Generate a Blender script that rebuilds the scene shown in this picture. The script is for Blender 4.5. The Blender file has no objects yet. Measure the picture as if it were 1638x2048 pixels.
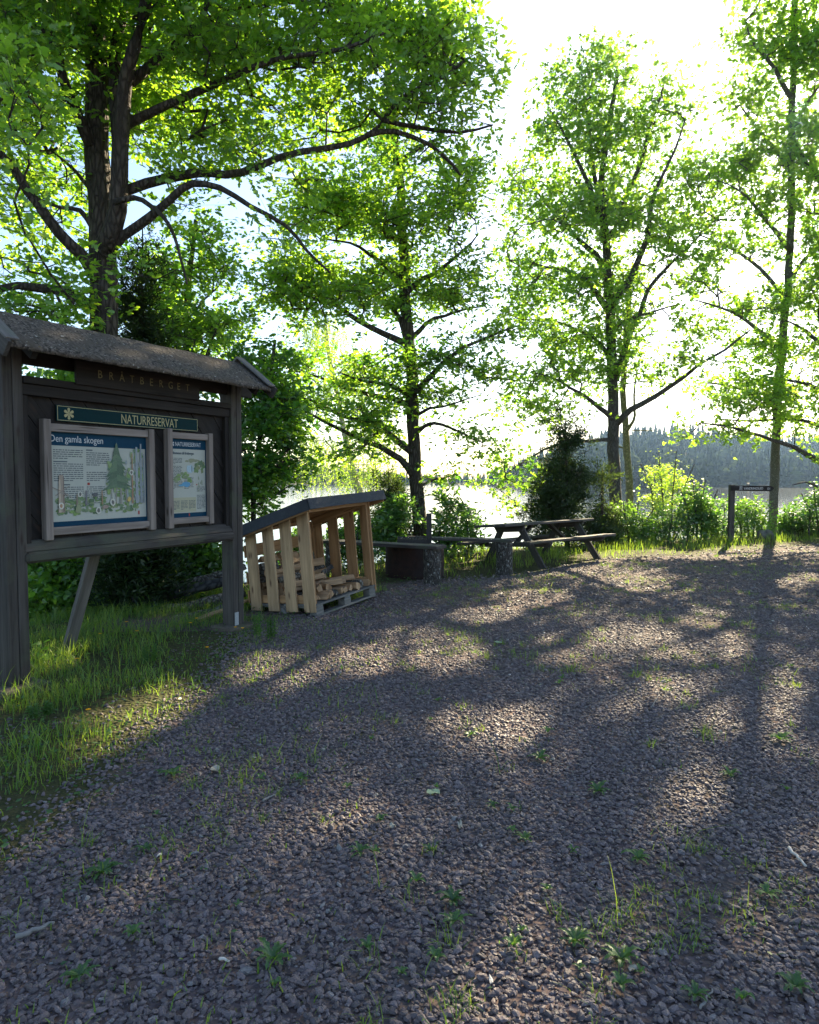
import bpy, math, random
import numpy as np
from mathutils import Vector, Matrix, noise as mnoise

R = np.random.default_rng(7)
random.seed(7)
SC = bpy.context.scene
COL = SC.collection
PI = math.pi

# ------------------------------------------------------------------ camera model
F, PX0, PY0, HZ, EYE = 1365.0, 819.0, 1024.0, 955.0, 1.6
PIT = math.atan((PY0 - HZ) / F)
CP, SP = math.cos(PIT), math.sin(PIT)

def ray(px, py):
    x = (px - PX0) / F; y = -(py - PY0) / F
    return np.array([x, CP + y * SP, -SP + y * CP])

def G(px, py, z=0.0):
    r = ray(px, py); t = (z - EYE) / r[2]
    return np.array([0, 0, EYE]) + t * r

def A(px, py, d):
    r = ray(px, py)
    return np.array([0, 0, EYE]) + r * (d / r[1])

SUNDIR = ray(1606, 140); SUNDIR = SUNDIR / np.linalg.norm(SUNDIR)

# ------------------------------------------------------------------ terrain
EDGE = np.array([(-60, -200), (-9, -15), (-5.6, 0), (-4.3, 4.5), (-3.6, 6.8), (-2.8, 9.0), (-1.6, 10.9), (0.1, 13.0),
                 (1.9, 14.9), (4.5, 16.3), (7.5, 17.8), (11, 19.0), (16, 20.5), (40, 27), (200, 60)], float)

def edge_dist(x, y):
    """signed distance to the rim of the yard, positive on the lake side"""
    x = np.asarray(x, float); y = np.asarray(y, float)
    best = np.full(x.shape, 1e9); sg = np.zeros(x.shape)
    for a, b in zip(EDGE[:-1], EDGE[1:]):
        d = b - a; L2 = d @ d
        t = np.clip(((x - a[0]) * d[0] + (y - a[1]) * d[1]) / L2, 0, 1)
        qx = x - a[0] - t * d[0]; qy = y - a[1] - t * d[1]
        dd = np.hypot(qx, qy)
        s = np.sign(d[0] * (y - a[1]) - d[1] * (x - a[0]))
        m = dd < best - 1e-9
        best = np.where(m, dd, best); sg = np.where(m, s, sg)
    return best * sg

LAKE_Z = -2.4
SKX = [-400, 400, 540, 640, 800, 880, 950, 1010, 1070, 1200, 1330, 1450, 1550, 1640, 1900, 2600]
SKY = [900, 905, 915, 925, 940, 948, 947, 930, 900, 858, 846, 856, 866, 870, 850, 850]

def far_params(x, y):
    pxx = PX0 + F * np.asarray(x) / np.maximum(np.asarray(y), 1.0)
    D = np.interp(pxx, [500, 880, 960, 1060, 1200, 1638], [420, 400, 380, 300, 270, 275])
    sky = np.interp(pxx, SKX, SKY)
    th = np.interp(sky, [850, 948], [15.0, 6.0])
    zr = np.maximum(EYE + (HZ - sky) / F * (D + 130) - th, -1.6)
    return D, zr, th

def terrain(x, y):
    x = np.asarray(x, float); y = np.asarray(y, float)
    d = np.maximum(edge_dist(x, y), 0)
    z = -0.10 * np.minimum(d, 1.2) - 0.5 * np.clip(d - 1.0, 0, 8) - 0.03 * np.clip(d - 9, 0, 20)
    z += 0.018 * np.sin(x * 1.3 + 0.5 * y) * np.cos(y * 0.9 - x * .4)
    D, zr, th = far_params(x, y)
    t = np.clip((y - D) / 130.0, 0, 1); s = t * t * (3 - 2 * t)
    far = -3.2 + s ** .7 * (zr + 3.2)
    return np.where(y > 150, np.where(t > 0, far, -4.0), z)

def tz(x, y):
    return float(terrain(np.array([x]), np.array([y]))[0])

# ------------------------------------------------------------------ nodes / materials
class NT:
    def __init__(s, name):
        s.m = bpy.data.materials.new(name); s.m.use_nodes = True
        s.t = s.m.node_tree; s.t.nodes.clear()
        s.out = s.n('ShaderNodeOutputMaterial')
    def n(s, typ, **kw):
        nd = s.t.nodes.new(typ)
        for k, v in kw.items():
            if k.startswith('i_'):
                key = k[2:]; key = int(key) if key.isdigit() else key
                nd.inputs[key].default_value = v
            else: setattr(nd, k, v)
        return nd
    def l(s, a, b): s.t.links.new(a, b)
    def mix(s, f, a, b, typ='MIX'):
        m = s.n('ShaderNodeMix', data_type='RGBA', blend_type=typ)
        for k, v in ((0, f), (6, a), (7, b)):
            if hasattr(v, 'links'): s.l(v, m.inputs[k])
            elif k == 0: m.inputs[0].default_value = v
            else: m.inputs[k].default_value = (*v, 1) if len(v) == 3 else v
        return m.outputs[2]
    def ramp(s, v, a, b, c0=(0, 0, 0), c1=(1, 1, 1)):
        r = s.n('ShaderNodeValToRGB'); s.l(v, r.inputs[0])
        r.color_ramp.elements[0].position = a; r.color_ramp.elements[1].position = b
        r.color_ramp.elements[0].color = (*c0, 1); r.color_ramp.elements[1].color = (*c1, 1)
        return r.outputs[0]
    def coord(s, what, scale=(1, 1, 1)):
        tc = s.n('ShaderNodeTexCoord'); mp = s.n('ShaderNodeMapping')
        s.l(tc.outputs[what], mp.inputs[0]); mp.inputs['Scale'].default_value = scale
        return mp.outputs[0]
    def noise(s, vec, scale=5, detail=4, rough=.6):
        nz = s.n('ShaderNodeTexNoise', i_Scale=scale, i_Detail=detail, i_Roughness=rough)
        s.l(vec, nz.inputs['Vector']); return nz.outputs[0]
    def bump(s, h, strength=.5, dist=.01, nrm=None):
        b = s.n('ShaderNodeBump', i_Strength=strength, i_Distance=dist); s.l(h, b.inputs['Height'])
        if nrm is not None: s.l(nrm, b.inputs['Normal'])
        return b.outputs[0]
    def pr(s, col, rough=.8, nrm=None, metal=0, spec=.3):
        p = s.n('ShaderNodeBsdfPrincipled', i_Roughness=rough, i_Metallic=metal)
        p.inputs['Specular IOR Level'].default_value = spec
        if hasattr(col, 'links'): s.l(col, p.inputs['Base Color'])
        else: p.inputs['Base Color'].default_value = (*col, 1)
        if nrm is not None: s.l(nrm, p.inputs['Normal'])
        s.l(p.outputs[0], s.out.inputs[0]); return p

def wood(name, c0, c1, knot=(.03, .02, .015), grain=60, stain=None, rough=.8):
    """planks: UV.x runs along the grain in metres"""
    t = NT(name)
    uv = t.coord('UV', (1.6, grain, 1)); g = t.noise(uv, 1.0, 5, .65)
    uv2 = t.coord('UV', (.9, 9, 1)); g2 = t.noise(uv2, 1.3, 3, .6)
    c = t.mix(t.ramp(g, .3, .72), c0, c1)
    c = t.mix(t.ramp(g2, .35, .75), c, tuple(.55 * v for v in c0))
    vo = t.n('ShaderNodeTexVoronoi', i_Scale=1.0); t.l(t.coord('UV', (2.6, 9.0, 1)), vo.inputs['Vector'])
    kn = t.ramp(vo.outputs['Distance'], .07, .17, (1, 1, 1), (0, 0, 0))
    c = t.mix(kn, c, knot)
    ck = t.ramp(t.noise(t.coord('UV', (1.1, 34, 1)), 1.0, 2, .5), .30, .34, (1, 1, 1), (0, 0, 0))
    c = t.mix(ck, c, tuple(.35 * v for v in c0))
    if stain:
        c = t.mix(t.ramp(t.noise(t.coord('Object'), 2.5, 4), .5, .68), c, stain)
    h = t.mix(.5, g, ck)
    t.pr(c, rough, t.bump(h, .6, .004)); return t.m

M = {}
M['wood_grey'] = wood('weathered_grey_wood', (.12, .115, .11), (.23, .215, .20), stain=(.10, .115, .085))
M['wood_post'] = wood('weathered_post_wood', (.042, .037, .033), (.10, .09, .082), stain=(.06, .065, .045))
M['wood_dark'] = wood('dark_tarred_wood', (.013, .011, .010), (.036, .030, .027))
M['wood_frame'] = wood('pale_frame_wood', (.19, .16, .14), (.34, .29, .26))
M['pine'] = wood('fresh_pine_wood', (.31, .175, .08), (.48, .29, .145), knot=(.16, .07, .03))
M['pine_grey'] = wood('silvering_pine_wood', (.37, .245, .135), (.55, .385, .225), knot=(.12, .07, .04))
M['pallet'] = wood('grey_pallet_wood', (.13, .13, .125), (.25, .24, .22))
M['table'] = wood('old_table_wood', (.05, .044, .041), (.115, .102, .094), stain=(.05, .06, .04))
M['log_split'] = wood('split_log_wood', (.32, .19, .10), (.58, .40, .24), knot=(.2, .1, .05), grain=40)

def stone_like(name, c0, c1, sc=30, b=.4, rough=.9, c2=None):
    t = NT(name); v = t.coord('Object')
    n1 = t.noise(v, sc, 6, .7); c = t.mix(t.ramp(n1, .3, .7), c0, c1)
    if c2: c = t.mix(t.ramp(t.noise(v, sc * .12, 5, .7), .5, .62), c, c2)
    t.pr(c, rough, t.bump(n1, b, .02)); return t.m

M['rock'] = stone_like('boulder_rock', (.07, .065, .06), (.2, .19, .18), 9, .8, c2=(.055, .07, .02))
M['concrete'] = stone_like('rough_concrete', (.06, .05, .04), (.13, .105, .08), 40, .4, c2=(.06, .08, .03))
M['felt'] = stone_like('slate_blue_roofing_felt', (.022, .028, .038), (.055, .063, .075), 220, .5, .75, c2=(.05, .06, .07))
M['rust'] = stone_like('rusty_steel', (.014, .010, .010), (.042, .020, .015), 14, .3, .8, c2=(.03, .022, .022))
M['iron'] = stone_like('sooty_iron', (.02, .019, .02), (.045, .04, .038), 60, .2, .6)
M['galv'] = stone_like('galvanised_plate', (.25, .27, .28), (.36, .38, .39), 50, .1, .5)
M['ash'] = stone_like('grey_ash', (.07, .065, .06), (.2, .19, .18), 25, .8)

def shingle():
    t = NT('granulated_roof_felt'); v = t.coord('Object')
    vo = t.n('ShaderNodeTexVoronoi', i_Scale=62.0); t.l(v, vo.inputs['Vector'])
    n1 = t.noise(v, 260, 3, .8)
    c = t.mix(t.ramp(vo.outputs['Color'], .15, .9), (.02, .018, .016), (.165, .138, .115))
    c = t.mix(t.ramp(t.noise(v, 5, 5, .7), .45, .65), c, (.085, .07, .055))
    c = t.mix(t.ramp(t.noise(v, 38, 2, .5), .68, .73), c, (.36, .36, .33))
    c = t.mix(t.ramp(t.noise(v, 16, 3, .6), .66, .72), c, (.13, .09, .025))
    t.pr(c, .95, t.bump(t.mix(.5, n1, vo.outputs['Distance']), .9, .012)); return t.m
M['shingle'] = shingle()

def bark(name, c0, c1, lichen=None, zs=.22, sc=16, moss=None, b=1.0):
    t = NT(name); v = t.coord('Object', (1, 1, zs))
    vo = t.n('ShaderNodeTexVoronoi', i_Scale=float(sc), feature='DISTANCE_TO_EDGE')
    wob = t.noise(v, sc * .8, 4, .7)
    add = t.n('ShaderNodeVectorMath', operation='MULTIPLY_ADD'); 
    t.l(wob, add.inputs[0]); add.inputs[1].default_value = (.06, .06, .06); t.l(v, add.inputs[2])
    t.l(add.outputs[0], vo.inputs['Vector'])
    r = t.ramp(vo.outputs['Distance'], .0, .25)
    c = t.mix(r, tuple(.4 * x for x in c0), c1)
    c = t.mix(t.ramp(t.noise(v, 5, 4), .35, .7), c, c0)
    if lichen: c = t.mix(t.ramp(t.noise(t.coord('Object', (1, 1, .7)), 34, 4, .7), .56, .64), c, lichen)
    if moss:
        c = t.mix(t.ramp(t.noise(t.coord('Object'), 7, 4, .7), .52, .66), c, moss)
    t.pr(c, .95, t.bump(r, b, .02)); return t.m
M['bark_oak'] = bark('dark_furrowed_bark', (.05, .042, .035), (.12, .10, .085))
M['bark_maple'] = bark('grey_maple_bark', (.06, .055, .05), (.15, .14, .125), zs=.3, sc=26, b=.7)
M['bark_pale'] = bark('pale_grey_bark', (.09, .085, .078), (.19, .18, .165), zs=.5, sc=40, lichen=(.24, .24, .22), b=.5)
M['bark_aspen'] = bark('olive_aspen_bark', (.14, .14, .075), (.24, .23, .14), zs=.7, sc=14, b=.25)
M['bark_birch'] = bark('white_birch_bark', (.35, .34, .31), (.6, .58, .54), zs=2.5, sc=7, b=.3)
M['bark_stump'] = bark('lichen_covered_bark', (.055, .05, .045), (.13, .12, .11), zs=.35, sc=24, lichen=(.33, .34, .32))
M['bark_conifer'] = bark('brown_conifer_bark', (.05, .04, .03), (.12, .09, .07), zs=.35, sc=30)
M['log_dead'] = bark('dead_log_bark', (.09, .08, .07), (.24, .22, .19), zs=1, sc=16, lichen=(.28, .27, .24))
M['log_black'] = bark('wet_dark_log_bark', (.035, .036, .04), (.085, .09, .095), zs=1, sc=10, b=.4)

def leaf(name, d0, d1, t0, t1, gloss=.06):
    t = NT(name)
    at = t.n('ShaderNodeAttribute', attribute_name='tint')
    cd = t.mix(at.outputs['Fac'], d0, d1); ct = t.mix(at.outputs['Fac'], t0, t1)
    di = t.n('ShaderNodeBsdfDiffuse'); tr = t.n('ShaderNodeBsdfTranslucent')
    t.l(cd, di.inputs[0]); t.l(ct, tr.inputs[0])
    ad = t.n('ShaderNodeAddShader'); t.l(di.outputs[0], ad.inputs[0]); t.l(tr.outputs[0], ad.inputs[1])
    gl = t.n('ShaderNodeBsdfGlossy', i_Roughness=.42); gl.inputs[0].default_value = (.8, .85, .8, 1)
    mx = t.n('ShaderNodeMixShader'); mx.inputs[0].default_value = gloss
    t.l(ad.outputs[0], mx.inputs[1]); t.l(gl.outputs[0], mx.inputs[2])
    t.l(mx.outputs[0], t.out.inputs[0]); return t.m
M['leaf_oak'] = leaf('oak_leaf', (.022, .062, .014), (.045, .10, .020), (.05, .17, .012), (.33, .50, .022))
M['leaf_maple'] = leaf('maple_leaf', (.03, .07, .016), (.055, .11, .022), (.06, .19, .016), (.31, .48, .03))
M['leaf_lime'] = leaf('yellow_green_leaf', (.06, .11, .016), (.10, .15, .02), (.17, .30, .02), (.34, .45, .03))
M['leaf_birch'] = leaf('birch_leaf', (.045, .09, .018), (.08, .13, .022), (.15, .25, .02), (.32, .38, .025))
M['leaf_shrub'] = leaf('shrub_leaf', (.022, .055, .016), (.045, .09, .02), (.04, .12, .012), (.15, .27, .02), .08)
M['needle'] = leaf('conifer_needles', (.010, .022, .009), (.028, .045, .014), (.008, .022, .004), (.05, .075, .012), .03)
M['grass'] = leaf('grass_blade', (.026, .065, .013), (.07, .105, .024), (.05, .14, .010), (.22, .29, .025), .03)
M['dry_grass'] = leaf('dry_grass_blade', (.10, .085, .035), (.2, .16, .07), (.07, .06, .02), (.18, .15, .05), .02)
M['weed'] = leaf('weed_leaf', (.018, .048, .014), (.036, .08, .02), (.03, .09, .010), (.10, .19, .018), .05)
M['petal'] = leaf('yellow_petal', (.75, .36, .01), (.8, .45, .015), (.25, .13, 0), (.3, .17, 0), .02)
M['forest'] = leaf('far_conifer', (.010, .022, .014), (.06, .08, .03), (.006, .014, .004), (.06, .085, .02), 0)

def plain(name, c, rough=.7, spec=.3, var=.0):
    t = NT(name)
    if var:
        n = t.noise(t.coord('Object'), 25, 5, .7)
        t.pr(t.mix(t.ramp(n, .3, .8), c, tuple(v * (1 - var) for v in c)), rough, spec=spec)
    else: t.pr(c, rough, spec=spec)
    return t.m
M['sign_green'] = plain('dark_teal_enamel', (.002, .028, .034), .6, .08, .2)
M['cream_ink'] = plain('cream_lettering', (.40, .37, .19), .5, .3, .15)
M['carved'] = plain('faded_gilt_lettering', (.20, .175, .09), .8, .2, .5)
M['blue_ink'] = plain('blue_print', (.006, .042, .08), .6, .08)
M['paper'] = plain('pale_printed_sheet', (.41, .43, .38), .7, .08, .05)
M['white_ink'] = plain('white_print', (.5, .52, .52), .5)
M['grey_ink'] = plain('grey_text_print', (.10, .12, .13), .6)
M['yellow_paper'] = plain('pale_yellow_print', (.36, .36, .25), .5)
M['red_ink'] = plain('red_print', (.30, .03, .025), .5)
M['sign_ink'] = plain('faded_white_paint', (.62, .62, .60), .8)
M['white_wood'] = plain('bleached_twig', (.55, .53, .49), .8, .2, .3)
M['grey_stick'] = plain('grey_stick_wood', (.24, .23, .22), .85, .2, .4)
M['pale_leaf'] = plain('pale_leaf_underside', (.28, .36, .22), .7, .2, .2)
M['dead_leaf'] = plain('bleached_dead_leaf', (.36, .34, .28), .8, .2, .4)

def print_mat():
    t = NT('illustration_print'); a = t.n('ShaderNodeAttribute', attribute_name='ink')
    n = t.noise(t.coord('Object'), 90, 4, .7)
    c = t.mix(t.ramp(n, .35, .7), a.outputs['Color'], (.20, .22, .17)); c2 = t.mix(.35, a.outputs['Color'], c)
    t.pr(c2, .5, spec=.4); return t.m
M['print'] = print_mat()

def ground_mat():
    t = NT('yard_ground'); v = t.coord('Object')
    a = t.n('ShaderNodeAttribute', attribute_name='grav').outputs['Fac']
    vo = t.n('ShaderNodeTexVoronoi', i_Scale=38.0, i_Randomness=1.0); t.l(v, vo.inputs['Vector'])
    sx = t.n('ShaderNodeSeparateColor'); t.l(vo.outputs['Color'], sx.inputs[0])
    g = t.mix(sx.outputs[0], (.05, .038, .041), (.155, .122, .125))
    g = t.mix(t.ramp(sx.outputs[1], .6, .95), g, (.17, .115, .095))
    g = t.mix(t.ramp(t.noise(v, .9, 5, .6), .42, .7), g, (.095, .08, .072))
    g = t.mix(t.ramp(t.noise(v, 2.2, 6, .7), .58, .72), g, (.10, .085, .035))
    g = t.mix(t.ramp(t.noise(t.coord('Object', (1, 1, 1)), 120, 2), .66, .7), g, (.16, .10, .05))
    soil = t.mix(t.ramp(t.noise(v, 14, 5, .7), .3, .7), (.035, .045, .016), (.085, .075, .035))
    m1 = t.n('ShaderNodeMath', operation='ADD'); t.l(a, m1.inputs[0])
    m2 = t.n('ShaderNodeMath', operation='MULTIPLY_ADD'); t.l(t.noise(v, 3.5, 5, .7), m2.inputs[0])
    m2.inputs[1].default_value = .9; m2.inputs[2].default_value = -.45; t.l(m2.outputs[0], m1.inputs[1])
    c = t.mix(t.ramp(m1.outputs[0], .38, .6), soil, g)
    t.pr(c, .95, t.bump(vo.outputs['Distance'], .9, .02), spec=.1); return t.m
M['ground'] = ground_mat()

def stone_mat():
    t = NT('crushed_gravel_stone'); oi = t.n('ShaderNodeObjectInfo')
    v = t.coord('Object')
    r = oi.outputs['Random']
    c = t.mix(r, (.066, .051, .056), (.235, .186, .192))
    w = t.n('ShaderNodeMath', operation='MULTIPLY', i_1=17.3); t.l(r, w.inputs[0])
    fr = t.n('ShaderNodeMath', operation='FRACT'); t.l(w.outputs[0], fr.inputs[0])
    c = t.mix(t.ramp(fr.outputs[0], .55, 1.0), c, (.19, .135, .128))
    c = t.mix(t.ramp(fr.outputs[0], .0, .03, (1, 1, 1), (0, 0, 0)), c, (.30, .29, .28))
    c = t.mix(t.ramp(t.noise(v, 2.2, 4, .7), .35, .75), c, (.075, .066, .064))
    t.pr(c, .65, spec=.4); return t.m
M['stone'] = stone_mat()

def water_mat():
    t = NT('lake_water'); v = t.coord('Object', (1, 1, 1))
    n1 = t.noise(t.coord('Object', (.5, 1.2, 1)), 1.6, 3, .6); n2 = t.noise(v, .12, 3, .5)
    b = t.bump(t.mix(.5, n1, n2), .35, .12)
    p = t.pr((.012, .02, .022), .06, b, spec=.5); p.inputs['IOR'].default_value = 1.33
    return t.m
M['water'] = water_mat()

# ------------------------------------------------------------------ mesh helpers
def link(o, parent=None):
    COL.objects.link(o)
    if parent is not None: o.parent = parent
    return o

def np_mesh(name, verts, faces, mat, parent=None, smooth=False, tint=None, uv=None):
    """faces: list of int arrays (n,k)"""
    me = bpy.data.meshes.new(name)
    verts = np.asarray(verts, np.float32)
    me.vertices.add(len(verts)); me.vertices.foreach_set('co', verts.ravel())
    tot = [np.full(len(f), f.shape[1], np.int32) for f in faces if len(f)]
    tot = np.concatenate(tot); idx = np.concatenate([f.ravel() for f in faces if len(f)]).astype(np.int32)
    st = np.concatenate([[0], np.cumsum(tot)[:-1]]).astype(np.int32)
    me.loops.add(len(idx)); me.loops.foreach_set('vertex_index', idx)
    me.polygons.add(len(tot)); me.polygons.foreach_set('loop_start', st); me.polygons.foreach_set('loop_total', tot)
    if smooth: me.polygons.foreach_set('use_smooth', np.ones(len(tot), bool))
    me.update(calc_edges=True); me.validate()
    if tint is not None:
        a = me.attributes.new('tint', 'FLOAT', 'POINT'); a.data.foreach_set('value', np.asarray(tint, np.float32))
    me.materials.append(mat)
    return link(bpy.data.objects.new(name, me), parent)

class MB:
    """collects simple solids with plank UVs, built as one mesh"""
    def __init__(s): s.v = []; s.f = []; s.u = []; s.c = []
    def quad(s, pts, uvs=None, col=None):
        k = len(s.v); s.v += [tuple(p) for p in pts]; s.f.append(list(range(k, k + len(pts))))
        s.u += list(uvs) if uvs else [(p[0], p[1]) for p in pts]
        s.c += [col] * len(pts)
    def hexa(s, P):
        """8 corners: bottom loop then top loop; length runs corner 0->1"""
        P = [Vector(p) for p in P]
        L = (P[1] - P[0]).length; W = (P[3] - P[0]).length; H = (P[4] - P[0]).length
        o = (random.uniform(0, 50), random.uniform(0, 50))
        def q(i, uv): s.quad([P[j] for j in i], [(a + o[0], b + o[1]) for a, b in uv])
        q((0, 3, 2, 1), [(0, 0), (0, W), (L, W), (L, 0)]); q((4, 5, 6, 7), [(0, 0), (L, 0), (L, W), (0, W)])
        q((0, 1, 5, 4), [(0, 0), (L, 0), (L, H), (0, H)]); q((2, 3, 7, 6), [(L, 0), (0, 0), (0, H), (L, H)])
        q((1, 2, 6, 5), [(0, 0), (.02, W), (.02, W + H), (0, H)]); q((3, 0, 4, 7), [(0, 0), (.02, W), (.02, W + H), (0, H)])
    def box(s, c, ax, sz):
        """ax: 3 unit vectors (length, width, thickness axes)"""
        c = Vector(c); a, b, d = [Vector(ax[i]) * sz[i] / 2 for i in range(3)]
        s.hexa([c - a - b - d, c + a - b - d, c + a + b - d, c - a + b - d, c - a - b + d, c + a - b + d, c + a + b + d, c - a + b + d])
    def beam(s, p, q, w, t, side=(0, 0, 1)):
        p, q = Vector(p), Vector(q); a = (q - p); L = a.length; a.normalize()
        b = Vector(side); b = (b - a * b.dot(a)).normalized(); d = a.cross(b)
        s.box((p + q) / 2, (a, b, d), (L, w, t))
    def tube(s, pts, rad, n=10, jit=0, caps=True):
        pts = [Vector(p) for p in pts]; rings = []
        ref = Vector((0.3, .2, 1)); L = 0; Ls = [0]
        for i in range(1, len(pts)): L += (pts[i] - pts[i - 1]).length; Ls.append(L)
        for i, p in enumerate(pts):
            d = (pts[min(i + 1, len(pts) - 1)] - pts[max(i - 1, 0)]).normalized()
            if abs(d.dot(ref.normalized())) > .95: ref = Vector((1, 0, 0))
            a = d.cross(ref).normalized(); b = d.cross(a)
            k = len(s.v)
            for j in range(n):
                r = rad[i] * (1 + jit * (mnoise.noise(Vector((p.x * 3 + math.cos(j / n * 6.28) * 1.5, p.y * 3 + math.sin(j / n * 6.28) * 1.5, p.z * 1.5 + i * .3)))))
                an = j / n * 2 * PI
                s.v.append(tuple(p + (a * math.cos(an) + b * math.sin(an)) * r)); s.u.append((Ls[i], j / n * .5)); s.c.append(None)
            rings.append(k)
        for i in range(len(rings) - 1):
            for j in range(n):
                j2 = (j + 1) % n
                s.f.append([rings[i] + j, rings[i] + j2, rings[i + 1] + j2, rings[i + 1] + j])
        if caps:
            s.f.append([rings[0] + j for j in range(n)][::-1]); s.f.append([rings[-1] + j for j in range(n)])
    def build(s, name, mat, parent=None, smooth=False, bevel=0, base=None):
        me = bpy.data.meshes.new(name)
        v = s.v if base is None else [tuple(Vector(p) - Vector(base)) for p in s.v]
        me.from_pydata(v, [], s.f)
        uvl = me.uv_layers.new(name='UVMap')
        vi = np.empty(len(me.loops), np.int32); me.loops.foreach_get('vertex_index', vi)
        uvl.data.foreach_set('uv', np.asarray(s.u, np.float32)[vi].ravel())
        if any(c is not None for c in s.c):
            a = me.attributes.new('ink', 'FLOAT_COLOR', 'POINT')
            a.data.foreach_set('color', np.array([(*(c or (0, 0, 0)), 1) for c in s.c], np.float32).ravel())
        if smooth: me.polygons.foreach_set('use_smooth', np.ones(len(me.polygons), bool))
        me.materials.append(mat)
        o = link(bpy.data.objects.new(name, me), parent)
        if bevel:
            import bmesh
            bm = bmesh.new(); bm.from_mesh(me); bmesh.ops.remove_doubles(bm, verts=bm.verts, dist=1e-5)
            ed = [e for e in bm.edges if len(e.link_faces) == 2 and e.calc_face_angle(0) > .6]
            bmesh.ops.bevel(bm, geom=ed, offset=bevel, segments=1, affect='EDGES', clamp_overlap=True)
            bm.to_mesh(me); bm.free()
        return o

def tag(o, label, cat, group=None):
    o['label'] = label; o['category'] = cat
    if group: o['group'] = group
    return o
def empty(name, loc, mtx=None):
    o = bpy.data.objects.new(name, None); COL.objects.link(o)
    o.empty_display_size = .1
    if mtx is not None: o.matrix_world = Matrix.Translation(Vector(loc)) @ mtx
    else: o.location = Vector(loc)
    return o
def kind(o, k): o['kind'] = k; return o

def text_mesh(name, txt, size, mat, parent, mtx, sx=1.0, align='LEFT', ext=.0006):
    cu = bpy.data.curves.new(name, 'FONT'); cu.body = txt; cu.size = size; cu.align_x = align; cu.extrude = ext
    cu.resolution_u = 3
    to = bpy.data.objects.new(name + '_src', cu)
    me = bpy.data.meshes.new_from_object(to); bpy.data.objects.remove(to); bpy.data.curves.remove(cu)
    me.name = name
    me.transform(mtx @ Matrix.Diagonal((sx, 1, 1, 1)))
    me.materials.clear(); me.materials.append(mat)
    return link(bpy.data.objects.new(name, me), parent)

# ------------------------------------------------------------------ setting: ground, lake, hills
def axis(lo, a, b, hi, step, g=1.13):
    c = list(np.arange(a, b, step)); s = step; v = b
    while v < hi: c.append(v); s = min(s * g, 18); v += s
    c.append(hi); s = step; v = a - step; l = []
    while v > lo: l.append(v); s = min(s * g, 18); v -= s
    l.append(lo); return np.array(l[::-1] + c)
gx = axis(-700, -6, 12, 700, .14); gy = axis(-300, 0.5, 21, 900, .14)
X, Y = np.meshgrid(gx, gy); Z = terrain(X, Y)
nx, ny = len(gx), len(gy)
# grass verge on the left: outline on the ground
VERGE = [G(*p)[:2] for p in [(620, 1232), (508, 1268), (478, 1325), (425, 1395), (350, 1455), (275, 1530), (165, 1640), (-40, 1800), (-300, 2000)]]
VERGE = np.array(VERGE)
def verge_dist(x, y):
    best = np.full(np.shape(x), 1e9); sg = np.zeros(np.shape(x))
    for a, b in zip(VERGE[:-1], VERGE[1:]):
        d = b - a; t = np.clip(((x - a[0]) * d[0] + (y - a[1]) * d[1]) / (d @ d), 0, 1)
        qx = x - a[0] - t * d[0]; qy = y - a[1] - t * d[1]; dd = np.hypot(qx, qy)
        s = np.sign(d[0] * (y - a[1]) - d[1] * (x - a[0])); m = dd < best - 1e-9
        best = np.where(m, dd, best); sg = np.where(m, s, sg)
    return -best * sg          # positive inside the verge (left side)
# far rim of the gravel
RIMPTS = np.array([G(*p)[:2] for p in [(560, 1215), (700, 1172), (820, 1160), (900, 1158), (1000, 1150), (1080, 1140), (1180, 1122), (1260, 1113), (1340, 1109), (1480, 1101), (1640, 1086), (2300, 1045)]])
def rim_y(x): return np.interp(x, RIMPTS[:, 0], RIMPTS[:, 1])
ed = edge_dist(X, Y)
vd = verge_dist(X, Y)
grav = np.clip(.5 - vd * 1.2, 0, 1)
grav = np.where(Y > 7, np.clip((rim_y(X) - Y) * 1.1 + .30, 0, 1), grav)
grav = np.where(ed > 0.2, 0, grav)
grav = np.where((X < -3.4) & (Y < 9), 0, grav)
ii = (np.arange(ny - 1)[:, None] * nx + np.arange(nx - 1)[None, :]).ravel()
gf = np.stack([ii, ii + 1, ii + 1 + nx, ii + nx], 1)
ground = np_mesh('ground', np.stack([X, Y, Z], -1).reshape(-1, 3), [gf], M['ground'], smooth=True)
a_ = ground.data.attributes.new('grav', 'FLOAT', 'POINT'); a_.data.foreach_set('value', grav.ravel().astype(np.float32))
kind(ground, 'structure')
lk = np.array([(-1500, -400, LAKE_Z), (1500, -400, LAKE_Z), (1500, 1500, LAKE_Z), (-1500, 1500, LAKE_Z)])
kind(np_mesh('lake', lk, [np.array([[0, 1, 2, 3]])], M['water']), 'structure')

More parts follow.
